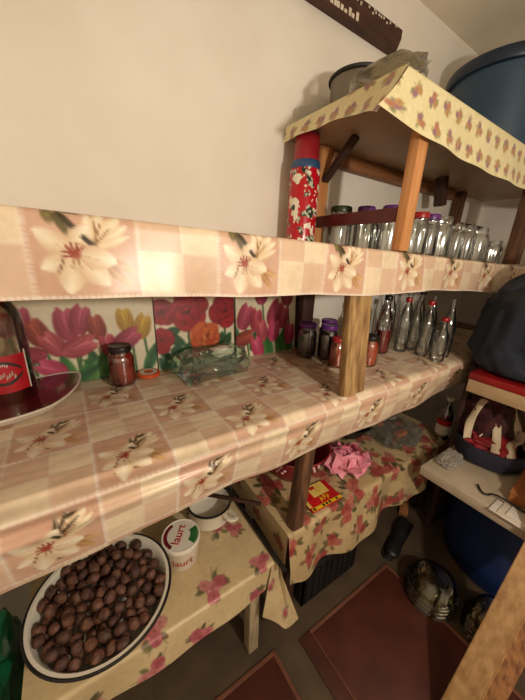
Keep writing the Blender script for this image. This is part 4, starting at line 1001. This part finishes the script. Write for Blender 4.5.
for k in range(3):
    bm = NB(); box(bm, -.052+.006*k, .02, -.30, .13-.02*k, .0042*k, .0042*k+.0036, .0006)
    obj('paper_sheet', bm, M['paper'] if k != 1 else M['label_white'], t)
bm = NB(); tube(bm, smooth_path([(1.125,.255,.507),(1.098,.232,.507),(1.100,.216,.507),(1.118,.205,.509),(1.108,.17,.519),(1.095,.05,.519),(1.090,-.12,.519)], 10), .0032, 8)
tag(obj('cable', bm, M['cable'], None), 'thin black cable curling over the white paper stack', 'cable')
t = thing('pan', 'small black pan with a shiny rim behind the cardboard box', 'pan', (1.57, .10, .504))
obj('pan_body', lathe(NB(), [(0,0),(.055,0),(.065,.008),(.072,.045),(.069,.045),(.060,.010),(0,.008)], 40), M['black'], t)
bm = NB(); tube(bm, [(.0715*math.cos(a), .0715*math.sin(a), .046) for a in np.linspace(0, 2*PI, 41)], .0026, 8); obj('rim', bm, M['silver'], t)
t = thing('canister', 'small red canister behind the black pan on the white lower board', 'canister', (1.75, .19, .504))
obj('canister_body', lathe(NB(), [(0,0),(.045,0),(.048,.004),(.048,.11),(.045,.115),(0,.115)], 36), M['lid_red'], t)
obj('lid', lathe(NB(), [(.0485,.108),(.050,.110),(.050,.122),(.047,.125),(0,.125)], 36), M['lid_black'], t)

# ------------------------------------------------------------------ on the floor
t = thing('barrel', 'dark navy plastic barrel standing under the white lower board', 'barrel', (1.46, .165, .002))
obj('barrel_body', lathe(NB(), [(0,0),(.215,0),(.228,.01),(.236,.06),(.240,.09),(.236,.10),(.243,.22),(.238,.34),(.242,.35),(.236,.36),(.222,.425),(.21,.435),(0,.435)], 64), M['barrel'], t)
bm = NB(); lathe(bm, [(.214,.424),(.231,.424),(.233,.430),(.233,.446),(.228,.452),(.19,.452),(.18,.446),(0,.446)], 64); obj('barrel_lid', bm, M['bluerim'], t)
GLB = 'inverted glass bowls stacked on the floor'
for (x, y, nm, n) in ((1.025,.265,'stack nearer the low table',4), (1.085,.075,'stack beside the leaning plank',4)):
    for k in range(n):
        rr = .090
        q = [(rr*.52,.064),(rr*.60,.066),(rr*.62,.063),(rr*.80,.050),(rr*.94,.022),(rr*.985,.006),(rr*1.03,.003),(rr*1.03,.0),(rr*.97,.0),(rr*.93,.010),(rr*.78,.046),(rr*.58,.059),(0,.059)]
        zb = .002+.0185*k
        names = ['lowest','second','third','topmost']
        tg = thing('glass_bowl', '%s upside-down ribbed glass bowl in the %s' % (names[k], nm), 'bowl', (x, y, zb), rz=.3*k, group=GLB)
        share('bowl_body', ('gbowl',), lathe_mesh('bowl_body', q, 64, lambda a, z: 1+(.010*math.cos(32*a) if z > .004 else 0)), M['bowlglass'], tg)
t = thing('crate', 'black plastic crate on the floor under the low table', 'crate', (.715, .60, .002))
def crate_bm():
    bm = NB(); w, dp, hh = .145, .10, .18
    box(bm, -w, w, -dp, dp, 0, .006)
    for (x0, x1, y0, y1) in ((-w, w, -dp, -dp+.006), (-w, w, dp-.006, dp), (-w, -w+.006, -dp, dp), (w-.006, w, -dp, dp)): box(bm, x0, x1, y0, y1, .006, hh)
    for k in range(9):
        x = -w+.016+k*(2*w-.032)/8; box(bm, x-.003, x+.003, -dp-.004, -dp, .01, hh-.02)
    for k in range(6):
        y = -dp+.016+k*(2*dp-.032)/5; box(bm, -w-.004, -w, y-.003, y+.003, .01, hh-.02)
    return bm
obj('crate_body', crate_bm(), M['black'], t, smooth=False)
bm = NB()
for (x0, x1, y0, y1) in ((-.153, .153, -.108, -.094), (-.153, .153, .094, .108), (-.153, -.139, -.094, .094), (.139, .153, -.094, .094)): box(bm, x0, x1, y0, y1, .1801, .192, .002)
obj('rim', bm, M['black'], t)
# terracotta slabs on the concrete
def mat_slab(x0, x1, y0, y1, label):
    t = thing('floor_mat', label, 'mat', ((x0+x1)/2, (y0+y1)/2, .001)); w, dp = (x1-x0)/2, (y1-y0)/2
    bm = NB(); box(bm, -w+.052, w-.012, -dp+.012, dp-.012, 0, .006, .0015); obj('mat_field', bm, M['tile'], t)
    bm = NB()
    for (a, b, c, d_) in ((-w, -w+.047, -dp, dp),): box(bm, a, b, c, d_, 0, .005, .0012)
    obj('side_strip', bm, M['tile_edge'], t)
    bm = NB(); box(bm, -w+.047, -w+.052, -dp+.012, dp-.012, 0, .0066, .001); box(bm, w-.012, w, -dp, dp, 0, .0066, .001); box(bm, -w+.047, w-.012, dp-.012, dp, 0, .0066, .001); obj('border', bm, M['batten_edge'], t)
    return t
mat_slab(.498, .990, -.10, .430, 'terracotta red mat on the concrete floor below the low table')
mat_slab(-.10, .412, -.05, .452, 'terracotta red mat on the concrete floor below the bench')
t = thing('shoe', 'black low shoe lying on the dark floor beside the barrel', 'shoe', (1.15, .475, .003), rz=math.radians(190))
bm = NB(); tube(bm, smooth_path([(-.10,.0,.030),(-.05,.0,.030),(.0,.0,.026),(.06,.0,.020),(.12,.0,.012),(.145,.0,.008)]), [.026]*8+[.030]*8+[.026]*8+[.030]*8+[.018]*8+[.006], 18, flat=.8)
for v in bm.verts: v.co.z = max(v.co.z*.72, .008); v.co.y += .012*math.sin(v.co.x*14)
obj('upper', bm, M['black'], t, angle=None)
bm = NB(); tube(bm, [(-.125,0,.004),(-.06,0,.004),(.05,0,.004),(.13,0,.004),(.15,0,.004)], [.026,.031,.033,.022,.006], 18, flat=.13); obj('sole', bm, M['blackmetal'], t, angle=None)
tag(obj('small_carton', box(NB(), -.05, .05, -.02, .02, 0, .03, .003), M['cardboard'], None, loc=(1.33, .56, .002), rot=(0,0,.5)), 'small pale carton on the floor deep under the low table', 'carton')
t = thing('plastic_bag', 'green plastic bag standing on the floor left of the bench', 'bag', (-.335, .66, .003))
bm = crumple(.115, .12, .27, 33, sub=5, flat=.15, amp=.18, crease=.08); obj('bag_film', bm, M['green'], t)

# ------------------------------------------------------------------ the lamp of the pantry, camera
LP = Vector((LAMPX, LAMPY, LAMPZ))
lt = thing('hanging_lamp', 'bare bulb hanging on a cord from the ceiling', 'lamp', (LP.x, LP.y, LP.z))
bm = NB(); tube(bm, [(0,0,.075), (0,0,CEIL-LP.z-.012)], .003, 8); obj('cord', bm, M['cable'], lt)
obj('socket', lathe(NB(), [(0,.085),(.014,.083),(.017,.075),(.017,.040),(.013,.036)], 20), M['lid_black'], lt)
obj('ceiling_rose', lathe(NB(), [(0,CEIL-LP.z-.001),(.03,CEIL-LP.z-.001),(.026,CEIL-LP.z-.016),(0,CEIL-LP.z-.02)], 24), M['white_paint'], lt)
lg = bpy.data.lights.new('bulb_light', 'POINT'); lg.energy = POWER; lg.color = LCOL; lg.shadow_soft_size = .03
lo_ = bpy.data.objects.new('bulb_light', lg); C.objects.link(lo_); lo_.parent = lt; lo_.location = (0, 0, -.01)
w = bpy.data.worlds.new('World'); scene.world = w; w.use_nodes = True
w.node_tree.nodes['Background'].inputs[0].default_value = (.9, .7, .5, 1); w.node_tree.nodes['Background'].inputs[1].default_value = .02

f, yaw, pit, roll = 290., .595892, .318120, .047279
fw = Vector((math.sin(yaw)*math.cos(pit), math.cos(yaw)*math.cos(pit), -math.sin(pit))); r0 = Vector((math.cos(yaw), -math.sin(yaw), 0)); u0 = r0.cross(fw)
Rv = r0*math.cos(roll)+u0*math.sin(roll); Uv = -r0*math.sin(roll)+u0*math.cos(roll)
cam = bpy.data.cameras.new('camera'); co = bpy.data.objects.new('camera', cam); C.objects.link(co)
cam.sensor_fit = 'HORIZONTAL'; cam.sensor_width = 36.; cam.lens = f/525.*36.; cam.clip_start = .01
mtx = Matrix((Rv, Uv, -fw)).transposed().to_4x4(); mtx.translation = (0, 0, 1.25); co.matrix_world = mtx
scene.camera = co
vs = scene.view_settings; vs.view_transform = 'Standard'; vs.look = 'None'; vs.gamma = 1.; vs.use_curve_mapping = False; vs.exposure = EXPO
